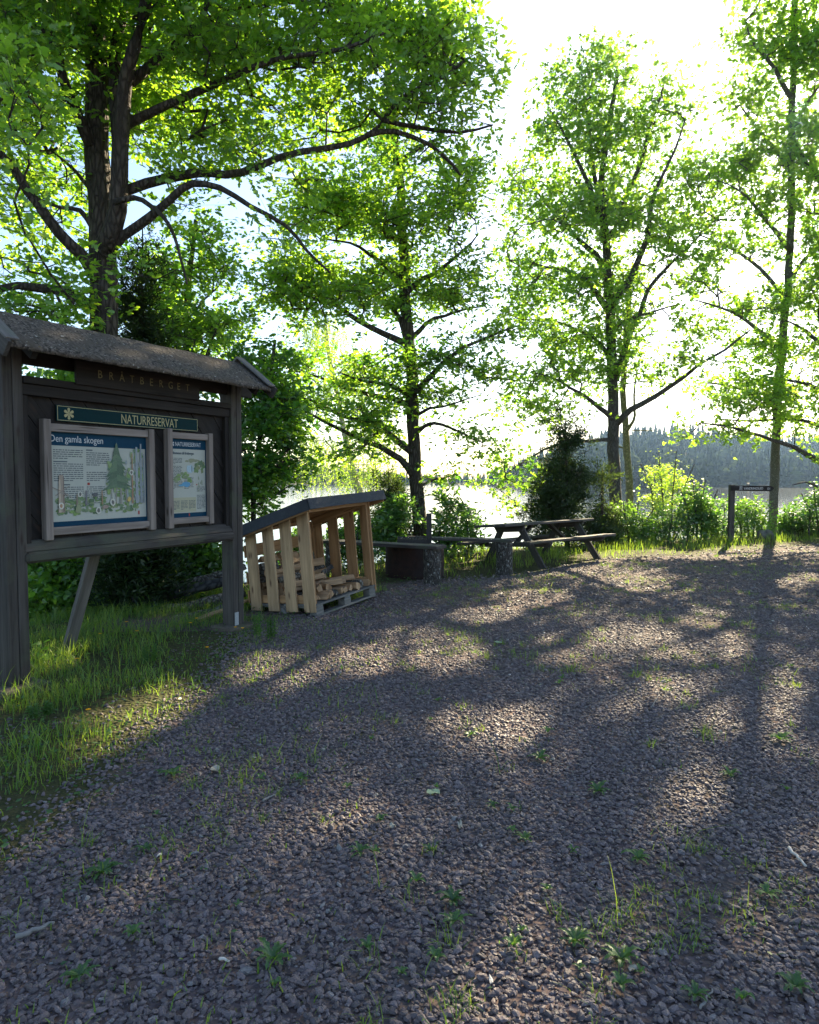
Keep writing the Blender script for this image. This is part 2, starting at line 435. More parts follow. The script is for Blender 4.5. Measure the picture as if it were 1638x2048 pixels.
# ------------------------------------------------------------------ far forest (one mass)
def far_forest():
    N = 5200
    y = 265 + R.random(N) ** 1.1 * 330; x = (R.random(N) * 1.7 - .62) * y
    D, zr, th = far_params(x, y)
    m = (y > D + 3) & (y < D + 165); x, y, th = x[m], y[m], th[m]
    z = terrain(x, y); n = len(x)
    h = th * R.uniform(.75, 1.15, n); w = h * R.uniform(.13, .2, n)
    broad = (R.random(n) < .18); w = np.where(broad, h * .28, w); h = np.where(broad, h * .72, h)
    T, K = 9, 9
    vs = []; fs = []; tn = []
    for k in range(T):
        t0 = k / T
        zb = .06 + .9 * t0; zt = zb + .2
        prof = np.where(broad, np.sqrt(np.maximum(1 - (2 * t0 - .75) ** 2, .05)), (1 - t0) ** .85)
        an = np.arange(K) / K * 2 * PI
        jr = R.uniform(.45, 1.25, (n, K)); ja = an[None] + R.uniform(0, 6.28, (n, 1))
        rx = np.cos(ja) * jr * (w * prof)[:, None]; ry = np.sin(ja) * jr * (w * prof)[:, None]
        zz = z[:, None] + h[:, None] * (zb + R.uniform(-.03, .04, (n, K)))
        ring = np.stack([x[:, None] + rx, y[:, None] + ry, zz], -1)
        tip = np.stack([x, y, z + h * np.minimum(zt, 1.0)], -1)[:, None, :]
        V = np.concatenate([ring, tip], 1)
        b = len(vs) * n * (K + 1)
        base = b + np.arange(n)[:, None] * (K + 1)
        j = np.arange(K)
        f = np.stack([base + j, base + (j + 1) % K, np.broadcast_to(base + K, (n, K))], -1).reshape(-1, 3)
        vs.append(V.reshape(-1, 3)); fs.append(f)
        tt = np.clip(np.where(broad, .75, .25)[:, None] + R.normal(0, .2, (n, 1)) + R.normal(0, .08, (n, K + 1)), 0, 1)
        tn.append(tt.ravel())
    o = np_mesh('far_forest', np.concatenate(vs), fs, M['forest'], tint=np.concatenate(tn))
    kind(o, 'stuff'); o['label'] = 'hazy spruce forest covering the far shore across the lake'
far_forest()

# ------------------------------------------------------------------ trees
LEAF = {  # (t, s, h) template points and faces
    'plain': ([(0, 0, 0), (.5, 0, .06), (1, 0, -.06), (.42, -.5, .0), (.42, .5, .0)], [(0, 4, 2, 1), (0, 1, 2, 3)]),
    'oak': ([(0, 0, 0), (.5, 0, .07), (1.0, 0, -.08), (.25, -.34, .03), (.38, -.2, .03), (.62, -.5, .0), (.74, -.3, 0), (.9, -.34, -.05),
             (.25, .34, .03), (.38, .2, .03), (.62, .5, 0), (.74, .3, 0), (.9, .34, -.05)],
            [(0, 1, 4, 3), (1, 2, 7, 6), (1, 6, 5, 4), (0, 8, 9, 1), (1, 11, 12, 2), (1, 9, 10, 11)]),
    'maple': ([(0, 0, 0), (.45, 0, .06), (1.0, 0, -.12), (.3, -.62, -.05), (.52, -.2, .02), (.3, .62, -.05), (.52, .2, .02), (0, -.4, .0), (0, .4, .0)],
              [(0, 1, 4, 3), (1, 2, 4), (0, 5, 6, 1), (1, 6, 2), (0, 3, 7), (0, 8, 5)]),
    'needle': ([(0, 0, 0), (.5, -.5, .0), (1, 0, -.02), (.5, .5, .0)], [(0, 1, 2, 3)]),
}
def unit(v): return v / np.maximum(np.linalg.norm(v, axis=-1, keepdims=True), 1e-9)

def leaves_mesh(name, pos, d, nrm, L, W, shape, mat, parent, tint):
    tp, tf = LEAF[shape]; tp = np.array(tp); K = len(tp); n = len(pos)
    d = unit(d); sd = unit(np.cross(d, nrm)); nn = np.cross(sd, d)
    L = np.asarray(L)[:, None, None]; W = np.asarray(W)[:, None, None]
    V = pos[:, None] + tp[None, :, :1] * L * d[:, None] + tp[None, :, 1:2] * W * sd[:, None] + tp[None, :, 2:] * L * nn[:, None]
    fs = []
    base = np.arange(n)[:, None] * K
    for k in (3, 4):
        f = np.array([q for q in tf if len(q) == k])
        if len(f): fs.append((base[:, :, None] + f[None]).reshape(-1, k))
    return np_mesh(name, V.reshape(-1, 3), fs, mat, parent, tint=np.repeat(np.clip(tint, 0, 1), K))

def segs(p0, p1, r0, r1, n=5):
    m = len(p0); d = unit(p1 - p0)
    ref = np.where(np.abs(d[:, 2:3]) > .9, np.array([[1., 0, 0]]), np.array([[0, 0, 1.]]))
    a = unit(np.cross(d, ref)); b = np.cross(d, a)
    an = np.arange(n) / n * 2 * PI; ca, sa = np.cos(an)[None, :, None], np.sin(an)[None, :, None]
    o = a[:, None] * ca + b[:, None] * sa
    v = np.concatenate([p0[:, None] + o * r0[:, None, None], p1[:, None] + o * r1[:, None, None]], 1)
    j = np.arange(n); f = np.stack([j, (j + 1) % n, n + (j + 1) % n, n + j], 1)
    return v.reshape(-1, 3), (np.arange(m)[:, None, None] * 2 * n + f[None]).reshape(-1, 4)

def spline(P, step):
    """Catmull-Rom through rows of P (any columns), resampled"""
    P = np.asarray(P, float)
    if len(P) == 2: Q = np.vstack([2 * P[0] - P[1], P, 2 * P[1] - P[0]])
    else: Q = np.vstack([2 * P[0] - P[1], P, 2 * P[-1] - P[-2]])
    out = []
    for i in range(1, len(Q) - 2):
        a, b, c, d = Q[i - 1:i + 3]; k = max(2, int(np.linalg.norm((c - b)[:3]) / step))
        t = (np.arange(k) / k)[:, None]
        out.append(.5 * (2 * b + (c - a) * t + (2 * a - 5 * b + 4 * c - d) * t ** 2 + (3 * b - a - 3 * c + d) * t ** 3))
    out.append(Q[-2][None]); return np.concatenate(out)

def fields(p, s, off):
    """cheap smooth 3-D noise about -1..1"""
    return np.array([mnoise.noise(Vector((x * s + off, y * s, z * s - off))) for x, y, z in p])

def sun_gap(p):
    """points whose shadow would fall on one of the sunlit patches of the yard"""
    g = p - SUNDIR[None] * (p[:, 2] / SUNDIR[2])[:, None]
    w_ = np.maximum(g[:, 1] * CP + EYE * SP, .3); gx_ = PX0 + F * g[:, 0] / w_; gy_ = PY0 - F * (g[:, 1] * SP - EYE * CP) / w_
    hit = np.zeros(len(p), bool); X_, Y_ = g[:, 0], g[:, 1]
    wob = 1.25 + .42 * (np.sin(2.9 * X_ + 1.1 * Y_ + .7) + np.sin(1.9 * Y_ - 2.3 * X_ + 2.0) + .6 * np.sin(6.1 * X_ + 2.9 * Y_)) + R.uniform(-.2, .3, len(p))
    for ex, ey, ea, eb in OPEN: hit |= ((gx_ - ex) / ea) ** 2 + ((gy_ - ey) / eb) ** 2 < wob
    return hit & (g[:, 1] > .5)
NLEAF = [0]
# where gaps in the canopy let the low sun through onto the yard (image ellipses of the lit ground)
OPEN = [(870, 1300, 105, 42), (1065, 1192, 75, 16), (960, 1226, 65, 16), (1260, 1285, 95, 32), (1120, 1320, 90, 24), (1400, 1240, 40, 16), (1350, 1385, 45, 28),
        (1540, 1400, 60, 70), (1500, 1500, 75, 50), (1430, 1590, 95, 50), (1340, 1665, 70, 28), (960, 1450, 100, 38), (560, 1335, 90, 38), (710, 1325, 65, 30), (1290, 1108, 190, 7), (1600, 1098, 60, 6), (1600, 1160, 45, 10), (1080, 1141, 75, 9),
        (700, 1625, 60, 22), (1080, 1860, 110, 60), (330, 1400, 60, 26), (230, 1440, 90, 22), (100, 1320, 70, 26), (200, 1490, 60, 16)]
def tree(name, label, cat, depth, limbs, blobs, nc, leafmat, barkmat, L=.09, wr=.62, shape='plain', ros=8, per=6, cr=.36,
         flat=.4, group=None, gap=.0, tintb=.45, base=None, twig=.006, droop=.12, strand=None, rootdrop=.15, sway=.05, stem='trunk', sunny=True):
    """limbs: (r0px, r1px, d0, d1, [px,py,...]) ; blobs: (px,py,rx,ry,dd,rd[,weight])"""
    off = random.uniform(0, 99)
    L3 = []
    for k, (r0, r1, d0, d1, pp) in enumerate(limbs):
        q = np.array(pp, float).reshape(-1, 2); n = len(q)
        dd = depth + np.linspace(d0, d1, n)
        P = np.array([A(a, b, c) for (a, b), c in zip(q, dd)])
        rr = np.linspace(r0, r1, n) * dd / F
        if k == 0 and base is None:
            g = tz(P[0, 0], P[0, 1])
            while len(P) > 2 and P[0, 2] < g + .12: P, rr = P[1:], rr[1:]
            x0, y0 = P[0, 0], P[0, 1]
            g = tz(x0, y0)
            if P[0, 2] > g + .5:
                P = np.vstack([[x0, y0, g - rootdrop], [x0, y0, g + .25], P]); rr = np.concatenate([[rr[0] * 1.6, rr[0] * 1.15], rr])
            else:
                P = np.vstack([[x0, y0, g - rootdrop], P]); rr = np.concatenate([[rr[0] * 1.45], rr])
        L3.append(spline(np.column_stack([P, rr]), .3))
    root = np.array(L3[0][0, :3]); root[2] += rootdrop
    E = empty(name, root); tag(E, label, cat, group)
    mb = MB(); nodes = []; nrad = []
    for k, S in enumerate(L3):
        n = len(S)
        if n > 3:
            ph = off + k * 7.1
            w = np.sin(np.linspace(0, PI, n))[:, None] * sway
            wob = np.array([[mnoise.noise(Vector((i * .45 + ph, 0, 0))), mnoise.noise(Vector((0, i * .45 + ph, 0))), mnoise.noise(Vector((0, 0, i * .45 + ph)))] for i in range(n)])
            S[:, :3] += wob * w
        mb.tube(S[:, :3], np.maximum(S[:, 3], .006), 12 if k == 0 else 8, jit=.16 if k == 0 else .1)
        for row in S:
            nodes.append(row[:3]); nrad.append(row[3])
    mb.build(stem, barkmat, E, smooth=True, base=root)
    # clumps
    B = [tuple(b) + (1.0,) * (7 - len(b)) for b in blobs]
    wts = np.array([b[2] * b[3] * b[5] ** .6 * b[6] for b in B]); cnt = np.maximum(1, (nc * wts / wts.sum())).astype(int)
    C = []
    for b, c in zip(B, cnt):
        k = 0; tries = 0
        while k < c and tries < c * 6:
            tries += 1
            v = R.normal(size=3); v = v / np.linalg.norm(v) * R.random() ** .42
            dd = depth + b[4] + v[1] * b[5]
            p = A(b[0] + v[0] * b[2], b[1] + v[2] * b[3], max(dd, 2.5))
            if gap > 0 and mnoise.noise(Vector((p[0] * .9 + off, p[1] * .9, p[2] * 1.3))) < gap - .45: continue
            C.append(p); k += 1
    C = np.array(C)
    k0 = C[:, 2] > terrain(C[:, 0], C[:, 1]) + .1
    C = C[k0] if k0.any() else C[:3]
    NN = np.array(nodes); NR = list(nrad); nl = len(NN)
    d0 = np.array([np.min(np.sum((NN - c) ** 2, 1)) for c in C]); C = C[np.argsort(d0)]
    P = np.empty((nl + 3 * len(C), 3)); P[:nl] = NN; m = nl
    par = np.full(len(P), -1); tipn = []
    for c in C:
        q = P[:m]; dv = c - q
        dd = np.sqrt((dv ** 2).sum(1)) + .35 * np.maximum(0, q[:, 2] - c[2]) + (np.arange(m) < nl) * 0
        j = int(np.argmin(dd)); a = P[j]; v = c - a; ln = np.linalg.norm(v)
        for t in ((.36, .7, 1.0) if ln > .5 else (1.0,)):
            P[m] = a + v * t + (R.normal(size=3) * .07 * ln if t < 1 else 0) + np.array([0, 0, .10 * ln * math.sin(PI * t)])
            par[m] = j; j = m; m += 1
        tipn.append(m - 1)
    P = P[:m]; par = par[:m]
    num = np.zeros(m); num[tipn] = 1
    for i in range(m - 1, nl - 1, -1):
        num[par[i]] += num[i]
    rad = twig * np.maximum(num, 1) ** .42
    rad[:nl] = np.minimum(np.maximum(np.array(NR), .004), 99)
    I = np.arange(nl, m); pj = par[I]
    r0 = np.minimum(np.where(pj < nl, rad[I] * 1.25, rad[pj]), rad[pj] * .95)
    v1, f1 = segs(P[pj], P[I], r0, np.minimum(rad[I], r0))
    # rosettes
    nC = len(C); nrm = unit(np.array([0, 0, 1.]) + R.normal(size=(nC, 3)) * .32)
    outd = unit(C - P[par[np.array(tipn)]])
    if strand:
        st = int(ros)
        k = np.repeat(np.arange(nC), st)
        topp = C[k] + R.normal(size=(len(k), 3)) * [.35, .35, .12]
        ln = R.uniform(*strand, len(k))
        drift = R.normal(size=(len(k), 3)) * [.10, .10, 0]
        t = np.linspace(.02, 1, per)
        pos = (topp[:, None] + drift[:, None] * t[None, :, None] + np.array([0, 0, -1.])[None, None] * (ln[:, None] * t[None])[..., None]).reshape(-1, 3)
        pos += R.normal(size=pos.shape) * .018
        n = len(pos); dirs = R.normal(size=(n, 3)) + [0, 0, -1.1]; nm = R.normal(size=(n, 3))
        v2, f2 = segs(topp, topp + drift + np.column_stack([0 * ln, 0 * ln, -ln]), np.full(len(k), .0025), np.full(len(k), .001), 3)
        owner = np.repeat(k, per)
    else:
        k = np.repeat(np.arange(nC), ros); nr = len(k)
        u = R.normal(size=(nr, 3)) * cr * .62
        u -= nrm[k] * (np.sum(u * nrm[k], 1, keepdims=True)) * (1 - flat)
        rp = C[k] + u + outd[k] * cr * .25
        rd = unit(u + outd[k] * .25 + nrm[k] * .15)
        kt = ~sun_gap(rp) if sunny else np.ones(nr, bool)
        v2, f2 = segs(C[k][kt], rp[kt], np.full(kt.sum(), twig * .5), np.full(kt.sum(), twig * .28), 3)
        kk = np.repeat(np.arange(nr), per); n = len(kk)
        th = R.random(n) * 2 * PI
        ax = unit(nrm[k][kk] + R.normal(size=(n, 3)) * .25); e1 = unit(np.cross(ax, R.normal(size=(n, 3)))); e2 = np.cross(ax, e1)
        dirs = e1 * np.cos(th)[:, None] + e2 * np.sin(th)[:, None] + rd[kk] * .55 + np.array([0, 0, -droop]) + R.normal(size=(n, 3)) * .2
        pos = rp[kk] + unit(dirs) * R.uniform(.0, .3, (n, 1)) * L + R.normal(size=(n, 3)) * .035
        nm = ax + R.normal(size=(n, 3)) * .55
        owner = k[kk]
    Ls = L * R.uniform(.65, 1.2, n)
    ct = tintb + R.normal(0, .12, nC) + .25 * fields(C, .55, off)
    tint = ct[owner] + R.normal(0, .16, n)
    np_mesh('branches', np.concatenate([v1, v2]) - root, [f1, f2 + len(v1)], barkmat, E, smooth=True)
    if sunny:
        kp = ~sun_gap(pos) | (R.random(n) < .05); pos, dirs, nm, Ls, tint = pos[kp], dirs[kp], nm[kp], Ls[kp], tint[kp]; n = len(pos)
    leaves_mesh('crown', pos - root, dirs, nm, Ls, Ls * wr * R.uniform(.8, 1.2, n), shape, leafmat, E, tint)
    NLEAF[0] += n
    return E

# ------------------------------------------------------------------ the trees of the photograph
DEC = 'deciduous trees on the shore bank'
tree('oak_tree', 'massive dark oak with many heavy limbs rising behind the information board', 'tree', 10.0, [
    (30, 16, .2, .6, [222, 1180, 212, 900, 207, 640, 207, 520, 200, 400, 196, 300, 193, 150, 190, 0, 185, -160, 190, -330]),
    (19, 9, .0, -.6, [208, 500, 236, 420, 240, 300, 246, 190, 272, 90, 300, -40, 330, -200]),
    (13, 7, .1, .9, [238, 300, 229, 170, 234, 70, 258, -10, 270, -150]),
    (10.5, 2.5, 0, .8, [225, 395, 262, 378, 330, 357, 392, 346, 450, 350, 520, 330, 600, 306, 700, 284, 752, 262, 800, 196, 890, 152, 930, 120]),
    (6, 2, .5, 1.1, [735, 270, 790, 262, 860, 290, 905, 330, 920, 350]),
    (5, 2, .6, .9, [765, 240, 830, 255, 920, 265, 985, 250]),
    (10.5, 2.2, .1, -.8, [218, 505, 250, 470, 300, 435, 345, 395, 385, 366, 440, 376, 500, 412, 570, 450, 612, 500, 660, 545]),
    (10, 2.5, .1, -.3, [228, 270, 262, 245, 340, 208, 420, 172, 500, 138, 580, 112, 690, 98, 780, 60]),
    (10, 3, -.2, 1.2, [262, 165, 310, 125, 345, 88, 390, 58, 440, 30, 520, 6, 620, 5, 720, 16]),
    (7, 3, .1, .3, [345, 90, 385, 55, 410, 20, 430, -40, 480, -140]),
    (14, 6, .2, -1.0, [196, 560, 172, 520, 140, 490, 100, 440, 55, 380, 20, 330, -30, 280, -120, 200]),
    (12, 6, .1, -.7, [186, 618, 150, 592, 110, 580, 60, 573, 10, 576, -80, 600]),
    (12, 6, .3, -.5, [182, 292, 158, 240, 138, 190, 118, 120, 98, 60, 74, 0, 40, -90]),
    (6, 2.5, .3, .2, [188, 460, 160, 420, 120, 415, 60, 390]),
    (6, 2, -.3, -.6, [228, 405, 268, 396, 300, 410, 325, 432, 348, 470, 362, 520, 374, 568]),
    (5, 2, .2, .9, [195, 395, 165, 360, 140, 330, 100, 300]),
], [(60, 60, 170, 190, .3, 2.2, 1.2), (220, 60, 150, 160, 1.4, 1.6), (400, 60, 170, 110, .4, 1.6, 1.2), (330, 230, 160, 120, 1.2, 1.3, .9), (90, 330, 150, 150, 1.2, 1.5, .6),
    (520, 250, 130, 80, .9, 1.1, .8), (430, 300, 110, 45, .5, .8, .9), (400, 345, 120, 22, -.1, .4, .9), (560, 320, 110, 24, .1, .4, .9), (70, 500, 130, 90, .8, 1.3, .55), (90, 610, 120, 45, -.2, 1.2),
    (590, 60, 130, 100, .7, 1.3, 1.2), (730, 90, 140, 100, .8, 1.3, 1.3), (850, 70, 110, 80, 1.0, 1.1, 1.2), (910, 130, 75, 70, 1.1, .8, 1.2), (800, 180, 130, 70, .9, 1.0),
    (920, 235, 85, 38, .9, .7, 1.2), (690, 230, 110, 55, .9, .9, .9), (890, 310, 60, 40, 1.0, .6), (600, 360, 80, 35, .2, .7, .7), (540, 440, 60, 30, -.4, .5, .7),
    (330, 400, 60, 40, .3, .7, .7), (240, -160, 420, 140, .3, 2.6, .9), (720, -110, 240, 80, .8, 1.6, 1.0), (-130, 250, 130, 260, -.3, 2.0, .6),
    (45, 210, 70, 130, -3.2, .8, .25), (60, 420, 70, 80, -2.6, .8, .15), (150, 620, 90, 40, -.5, .8, .5), (250, 560, 40, 80, -.2, .6, .4)],
    1350, M['leaf_oak'], M['bark_oak'], L=.12, wr=.56, shape='oak', ros=9, per=5, cr=.40, flat=.32, gap=.27, tintb=.52, group=DEC, sway=.035)

tree('oak_tree', 'straight dark oak behind the fire ring with level limbs', 'tree', 14.5, [
    (15, 5, 0, .3, [841, 1060, 836, 1000, 828, 880, 822, 760, 815, 640, 806, 500, 803, 400, 792, 300, 780, 200, 770, 80, 765, -30]),
    (8, 1.5, 0, -1.2, [826, 950, 800, 918, 760, 893, 722, 878, 670, 855, 630, 832, 590, 812]),
    (8, 1.5, 0, -.6, [824, 905, 795, 882, 765, 852, 735, 842, 680, 830, 620, 800, 560, 792]),
    (7, 1.5, 0, .8, [818, 812, 785, 796, 740, 790, 690, 776, 640, 755, 585, 740]),
    (6, 1.2, 0, -.8, [820, 790, 780, 772, 730, 762, 680, 745]),
    (8, 1.5, 0, -1.0, [814, 690, 788, 676, 742, 655, 690, 625, 650, 605, 600, 585, 550, 565]),
    (6, 1.2, 0, .6, [812, 680, 800, 640, 770, 600, 730, 560, 690, 540]),
    (6, 1.2, 0, -.6, [808, 560, 775, 535, 735, 505, 700, 485, 640, 478]),
    (7, 1.5, 0, .5, [806, 480, 770, 470, 735, 440, 700, 410, 680, 380]),
    (7, 1.4, 0, -.7, [824, 790, 850, 765, 880, 735, 905, 706, 950, 685, 1000, 664, 1040, 650]),
    (6, 1.4, 0, .7, [818, 680, 838, 662, 870, 640, 910, 622, 970, 612]),
    (6, 1.2, 0, .5, [808, 590, 840, 560, 880, 540, 930, 500, 955, 470]),
    (5, 1.2, 0, -.5, [828, 870, 850, 852, 885, 850, 930, 870, 965, 885]),
    (4, 1.0, 0, .2, [832, 975, 850, 968, 872, 958, 905, 952]),
    (4, 1.0, 0, -.5, [824, 838, 860, 815, 910, 808, 960, 790]),
    (6, 1.2, 0, .6, [796, 330, 830, 300, 870, 280, 910, 270]),
    (5, 1.2, 0, -.6, [788, 250, 740, 220, 700, 200]),
], [(600, 520, 90, 70, -.6, 1.0), (700, 430, 110, 80, .2, 1.4), (820, 420, 90, 80, -.5, 1.2, .7), (660, 600, 110, 45, -.6, 1.2), (560, 590, 60, 45, -.8, .8), (760, 560, 90, 60, .3, 1.5),
    (895, 430, 60, 60, .2, 1.0), (905, 540, 60, 55, .3, 1.0), (870, 620, 90, 40, .4, 1.1), (950, 600, 55, 30, .5, .7, .8), (600, 735, 80, 32, .5, .9, .9), (700, 745, 110, 38, .1, 1.3, .9),
    (960, 665, 75, 28, -.5, .7, .9), (1015, 648, 40, 26, -.6, .5), (600, 805, 75, 30, -.6, .9, .9), (690, 838, 90, 32, -.6, 1.0), (780, 800, 60, 40, .2, 1.0), (870, 720, 70, 40, -.3, .9, 1.1),
    (960, 755, 75, 28, -.4, .7, 1.1), (880, 790, 60, 32, -.2, .8, 1.1), (925, 870, 60, 22, -.4, .6, 1.1), (960, 890, 35, 16, -.5, .4), (890, 955, 50, 20, .1, .6, 1.1), (690, 905, 70, 26, -.8, .8, .8),
    (770, 880, 50, 30, -.4, .8, .8), (930, 350, 50, 55, .4, .8), (790, 310, 100, 50, .2, 1.0, .5), (700, 270, 90, 50, .1, 1.0, .35), (830, 60, 100, 100, .6, 1.4, .3), (640, 400, 70, 40, 0, .9, .8)],
    860, M['leaf_oak'], M['bark_oak'], L=.115, wr=.58, shape='oak', ros=8, per=5, cr=.42, flat=.28, gap=.27, tintb=.5, group=DEC, sway=.07)

tree('maple_tree', 'tall spreading maple behind the picnic table with upswept limbs', 'tree', 18.0, [
    (12.5, 4, 0, .4, [1232, 1030, 1229, 950, 1227, 850, 1224, 740, 1220, 620, 1214, 520, 1208, 440, 1202, 370, 1212, 290, 1225, 210, 1235, 140]),
    (7, 1.6, 0, -1.2, [1232, 848, 1262, 820, 1310, 794, 1355, 762, 1400, 728, 1450, 700, 1500, 660]),
    (7, 1.4, 0, .8, [1232, 760, 1244, 715, 1268, 650, 1296, 580, 1330, 540, 1370, 500, 1400, 470]),
    (8, 1.5, 0, -.8, [1224, 612, 1252, 570, 1276, 530, 1292, 470, 1304, 410, 1320, 360, 1350, 300, 1370, 240]),
    (6, 1.4, 0, .5, [1213, 480, 1240, 440, 1258, 380, 1285, 320, 1300, 250, 1325, 180, 1330, 150]),
    (7, 1.4, 0, -.6, [1221, 625, 1200, 598, 1170, 562, 1130, 540, 1090, 532, 1050, 520]),
    (7, 1.4, 0, .9, [1217, 552, 1190, 508, 1160, 480, 1120, 440, 1085, 400, 1060, 360]),
    (6, 1.4, 0, -.7, [1212, 480, 1196, 420, 1178, 370, 1150, 310, 1130, 270, 1100, 220]),
    (5, 1.3, 0, .3, [1206, 430, 1190, 360, 1180, 280, 1170, 200, 1160, 130]),
    (6, 1.2, 0, -.8, [1226, 838, 1200, 815, 1160, 785, 1120, 762, 1070, 745]),
    (5, 1.2, 0, .7, [1224, 720, 1200, 690, 1160, 660, 1100, 640, 1040, 640]),
    (4, 1.2, 0, -1.0, [1225, 880, 1180, 880, 1110, 890, 1060, 915, 1010, 950]),
    (5, 1.2, 0, -.6, [1222, 660, 1250, 640, 1300, 625, 1350, 610]),
], [(1190, 170, 95, 65, .2, 1.2), (1140, 260, 75, 70, -.2, 1.2), (1240, 290, 95, 80, .3, 1.5), (1330, 220, 60, 70, .2, 1.0, .9), (1060, 360, 60, 60, .4, 1.0, .9), (1140, 420, 110, 80, .2, 1.6),
    (1270, 430, 100, 80, 0, 1.6), (1040, 500, 50, 50, -.2, .9), (1120, 560, 110, 55, -.2, 1.5), (1230, 560, 100, 60, .3, 1.6), (1330, 520, 80, 60, .3, 1.2), (1060, 630, 70, 45, .4, 1.0),
    (1160, 670, 110, 50, .2, 1.5), (1290, 640, 90, 50, -.2, 1.3), (1100, 750, 90, 40, -.5, 1.2), (1220, 745, 80, 45, .2, 1.3), (1310, 720, 80, 40, -.3, 1.1, .8), (1380, 720, 60, 30, -.9, .7, .7),
    (1040, 820, 55, 40, -.7, .9, .8), (1130, 820, 70, 35, -.4, 1.0, .8), (1030, 920, 50, 30, -1.0, .7, 1.1), (990, 965, 38, 26, -1.1, .5, 1.1), (1070, 960, 40, 24, -1.1, .5), (1010, 1005, 30, 20, -1.1, .4, .9), (1210, 110, 50, 30, .3, .7)],
    1080, M['leaf_maple'], M['bark_maple'], L=.10, wr=.85, shape='maple', ros=8, per=5, cr=.48, flat=.34, gap=.16, tintb=.55, group=DEC, sway=.08)

tree('maple_tree', 'slender maple with pale leaning trunk and mossy foot beside the trail sign', 'tree', 19.2, [
    (8.8, 5.5, 0, .3, [1543, 1065, 1547, 1010, 1550, 930, 1553, 850, 1558, 770, 1566, 680, 1573, 600, 1580, 500, 1584, 420, 1582, 330, 1584, 230, 1588, 120, 1590, 0]),
    (5, 1.3, 0, -1.0, [1562, 700, 1530, 670, 1490, 640, 1440, 615, 1390, 600]),
    (5, 1.3, 0, .6, [1572, 600, 1540, 560, 1500, 520, 1450, 490, 1400, 470]),
    (5, 1.3, 0, -.6, [1580, 500, 1540, 450, 1500, 400, 1460, 370]),
    (5, 1.3, 0, .6, [1578, 560, 1610, 520, 1650, 480, 1700, 450]),
    (5, 1.3, 0, .6, [1583, 340, 1550, 300, 1510, 250, 1480, 210]),
    (5, 1.3, 0, -.6, [1584, 260, 1610, 210, 1650, 160]),
    (5, 1.3, 0, -.5, [1585, 200, 1550, 140, 1510, 90, 1490, 40]),
    (4, 1.3, 0, .8, [1555, 820, 1510, 790, 1450, 770, 1400, 765]),
], [(1530, 70, 75, 60, .2, 1.2), (1620, 110, 80, 90, 0, 1.3), (1500, 200, 70, 55, .4, 1.0, .9), (1600, 280, 90, 70, .1, 1.4), (1450, 330, 75, 40, .4, 1.0, .9), (1550, 400, 90, 45, 0, 1.3),
    (1420, 440, 85, 45, .4, 1.1), (1500, 500, 90, 40, .3, 1.2), (1620, 470, 80, 45, .4, 1.2), (1400, 550, 80, 40, 0, 1.0), (1490, 610, 90, 35, -.5, 1.1), (1600, 600, 80, 40, .2, 1.2),
    (1410, 660, 70, 30, -.6, .9, .9), (1540, 690, 80, 35, -.1, 1.1), (1440, 770, 70, 26, .6, .9, .9), (1590, -80, 160, 90, 0, 1.8, .8), (1390, 360, 60, 60, .2, 1.0, .9), (1500, 320, 60, 60, .2, 1.0, .8)],
    980, M['leaf_maple'], M['bark_pale'], L=.105, wr=.85, shape='maple', ros=8, per=5, cr=.52, flat=.35, gap=.08, tintb=.55, group=DEC, sway=.05)

tree('maple_tree', 'bright leafed maple at the right edge reaching a low limb leftwards', 'tree', 18.3, [
    (11, 5, 0, .2, [1672, 1080, 1668, 1000, 1662, 900, 1656, 800, 1650, 700, 1646, 600, 1648, 480, 1652, 350, 1660, 200, 1668, 60]),
    (6, 1.3, 0, -1.0, [1663, 940, 1625, 915, 1590, 895, 1540, 878, 1500, 866, 1450, 852, 1400, 846]),
    (5, 1.2, 0, .3, [1660, 860, 1620, 845, 1570, 838, 1500, 842, 1440, 838]),
    (5, 1.2, 0, .6, [1655, 790, 1620, 770, 1570, 760, 1510, 750]),
    (5, 1.2, 0, -.6, [1650, 700, 1700, 660, 1760, 640]),
    (5, 1.2, 0, -.4, [1647, 560, 1690, 500, 1740, 470]),
    (5, 1.2, 0, .4, [1652, 700, 1610, 660, 1570, 640]),
    (3, 1.0, 0, -.4, [1666, 990, 1640, 975, 1610, 965, 1585, 970]),
    (5, 1.2, 0, .4, [1652, 380, 1610, 320, 1590, 280]),
], [(1600, 770, 80, 35, .3, 1.0, 1.4), (1520, 770, 80, 28, .3, .9, 1.4), (1500, 800, 90, 30, -.4, .8, 1.2), (1580, 800, 80, 40, -.4, .8, 1.3), (1720, 860, 70, 60, 0, 1.2, 1.2), (1410, 850, 70, 24, -.7, .6, 1.2), (1500, 862, 70, 22, -.5, .6, 1.2), (1590, 850, 65, 30, -.2, .8, 1.1), (1640, 700, 70, 60, 0, 1.2),
    (1560, 690, 60, 30, .2, .8, .8), (1640, 560, 50, 70, .1, 1.0, .9), (1720, 500, 90, 110, 0, 1.5), (1640, 380, 60, 70, .2, 1.1, .8), (1740, 280, 100, 130, 0, 1.6, .8), (1610, 968, 30, 10, -.3, .3, 1.5),
    (1720, 750, 80, 80, 0, 1.4), (1640, 900, 30, 30, -.2, .6, .8), (1700, 80, 120, 110, 0, 1.6, .8), (1460, 800, 60, 25, .1, .7, .8), (1830, 300, 120, 160, .3, 1.8, .9), (1840, 560, 120, 130, .3, 1.8, .9), (1960, 420, 110, 160, .4, 1.6, .7)],
    1200, M['leaf_maple'], M['bark_maple'], L=.10, wr=.85, shape='maple', ros=8, per=5, cr=.44, flat=.35, gap=.08, tintb=.65, group=DEC, sway=.06)

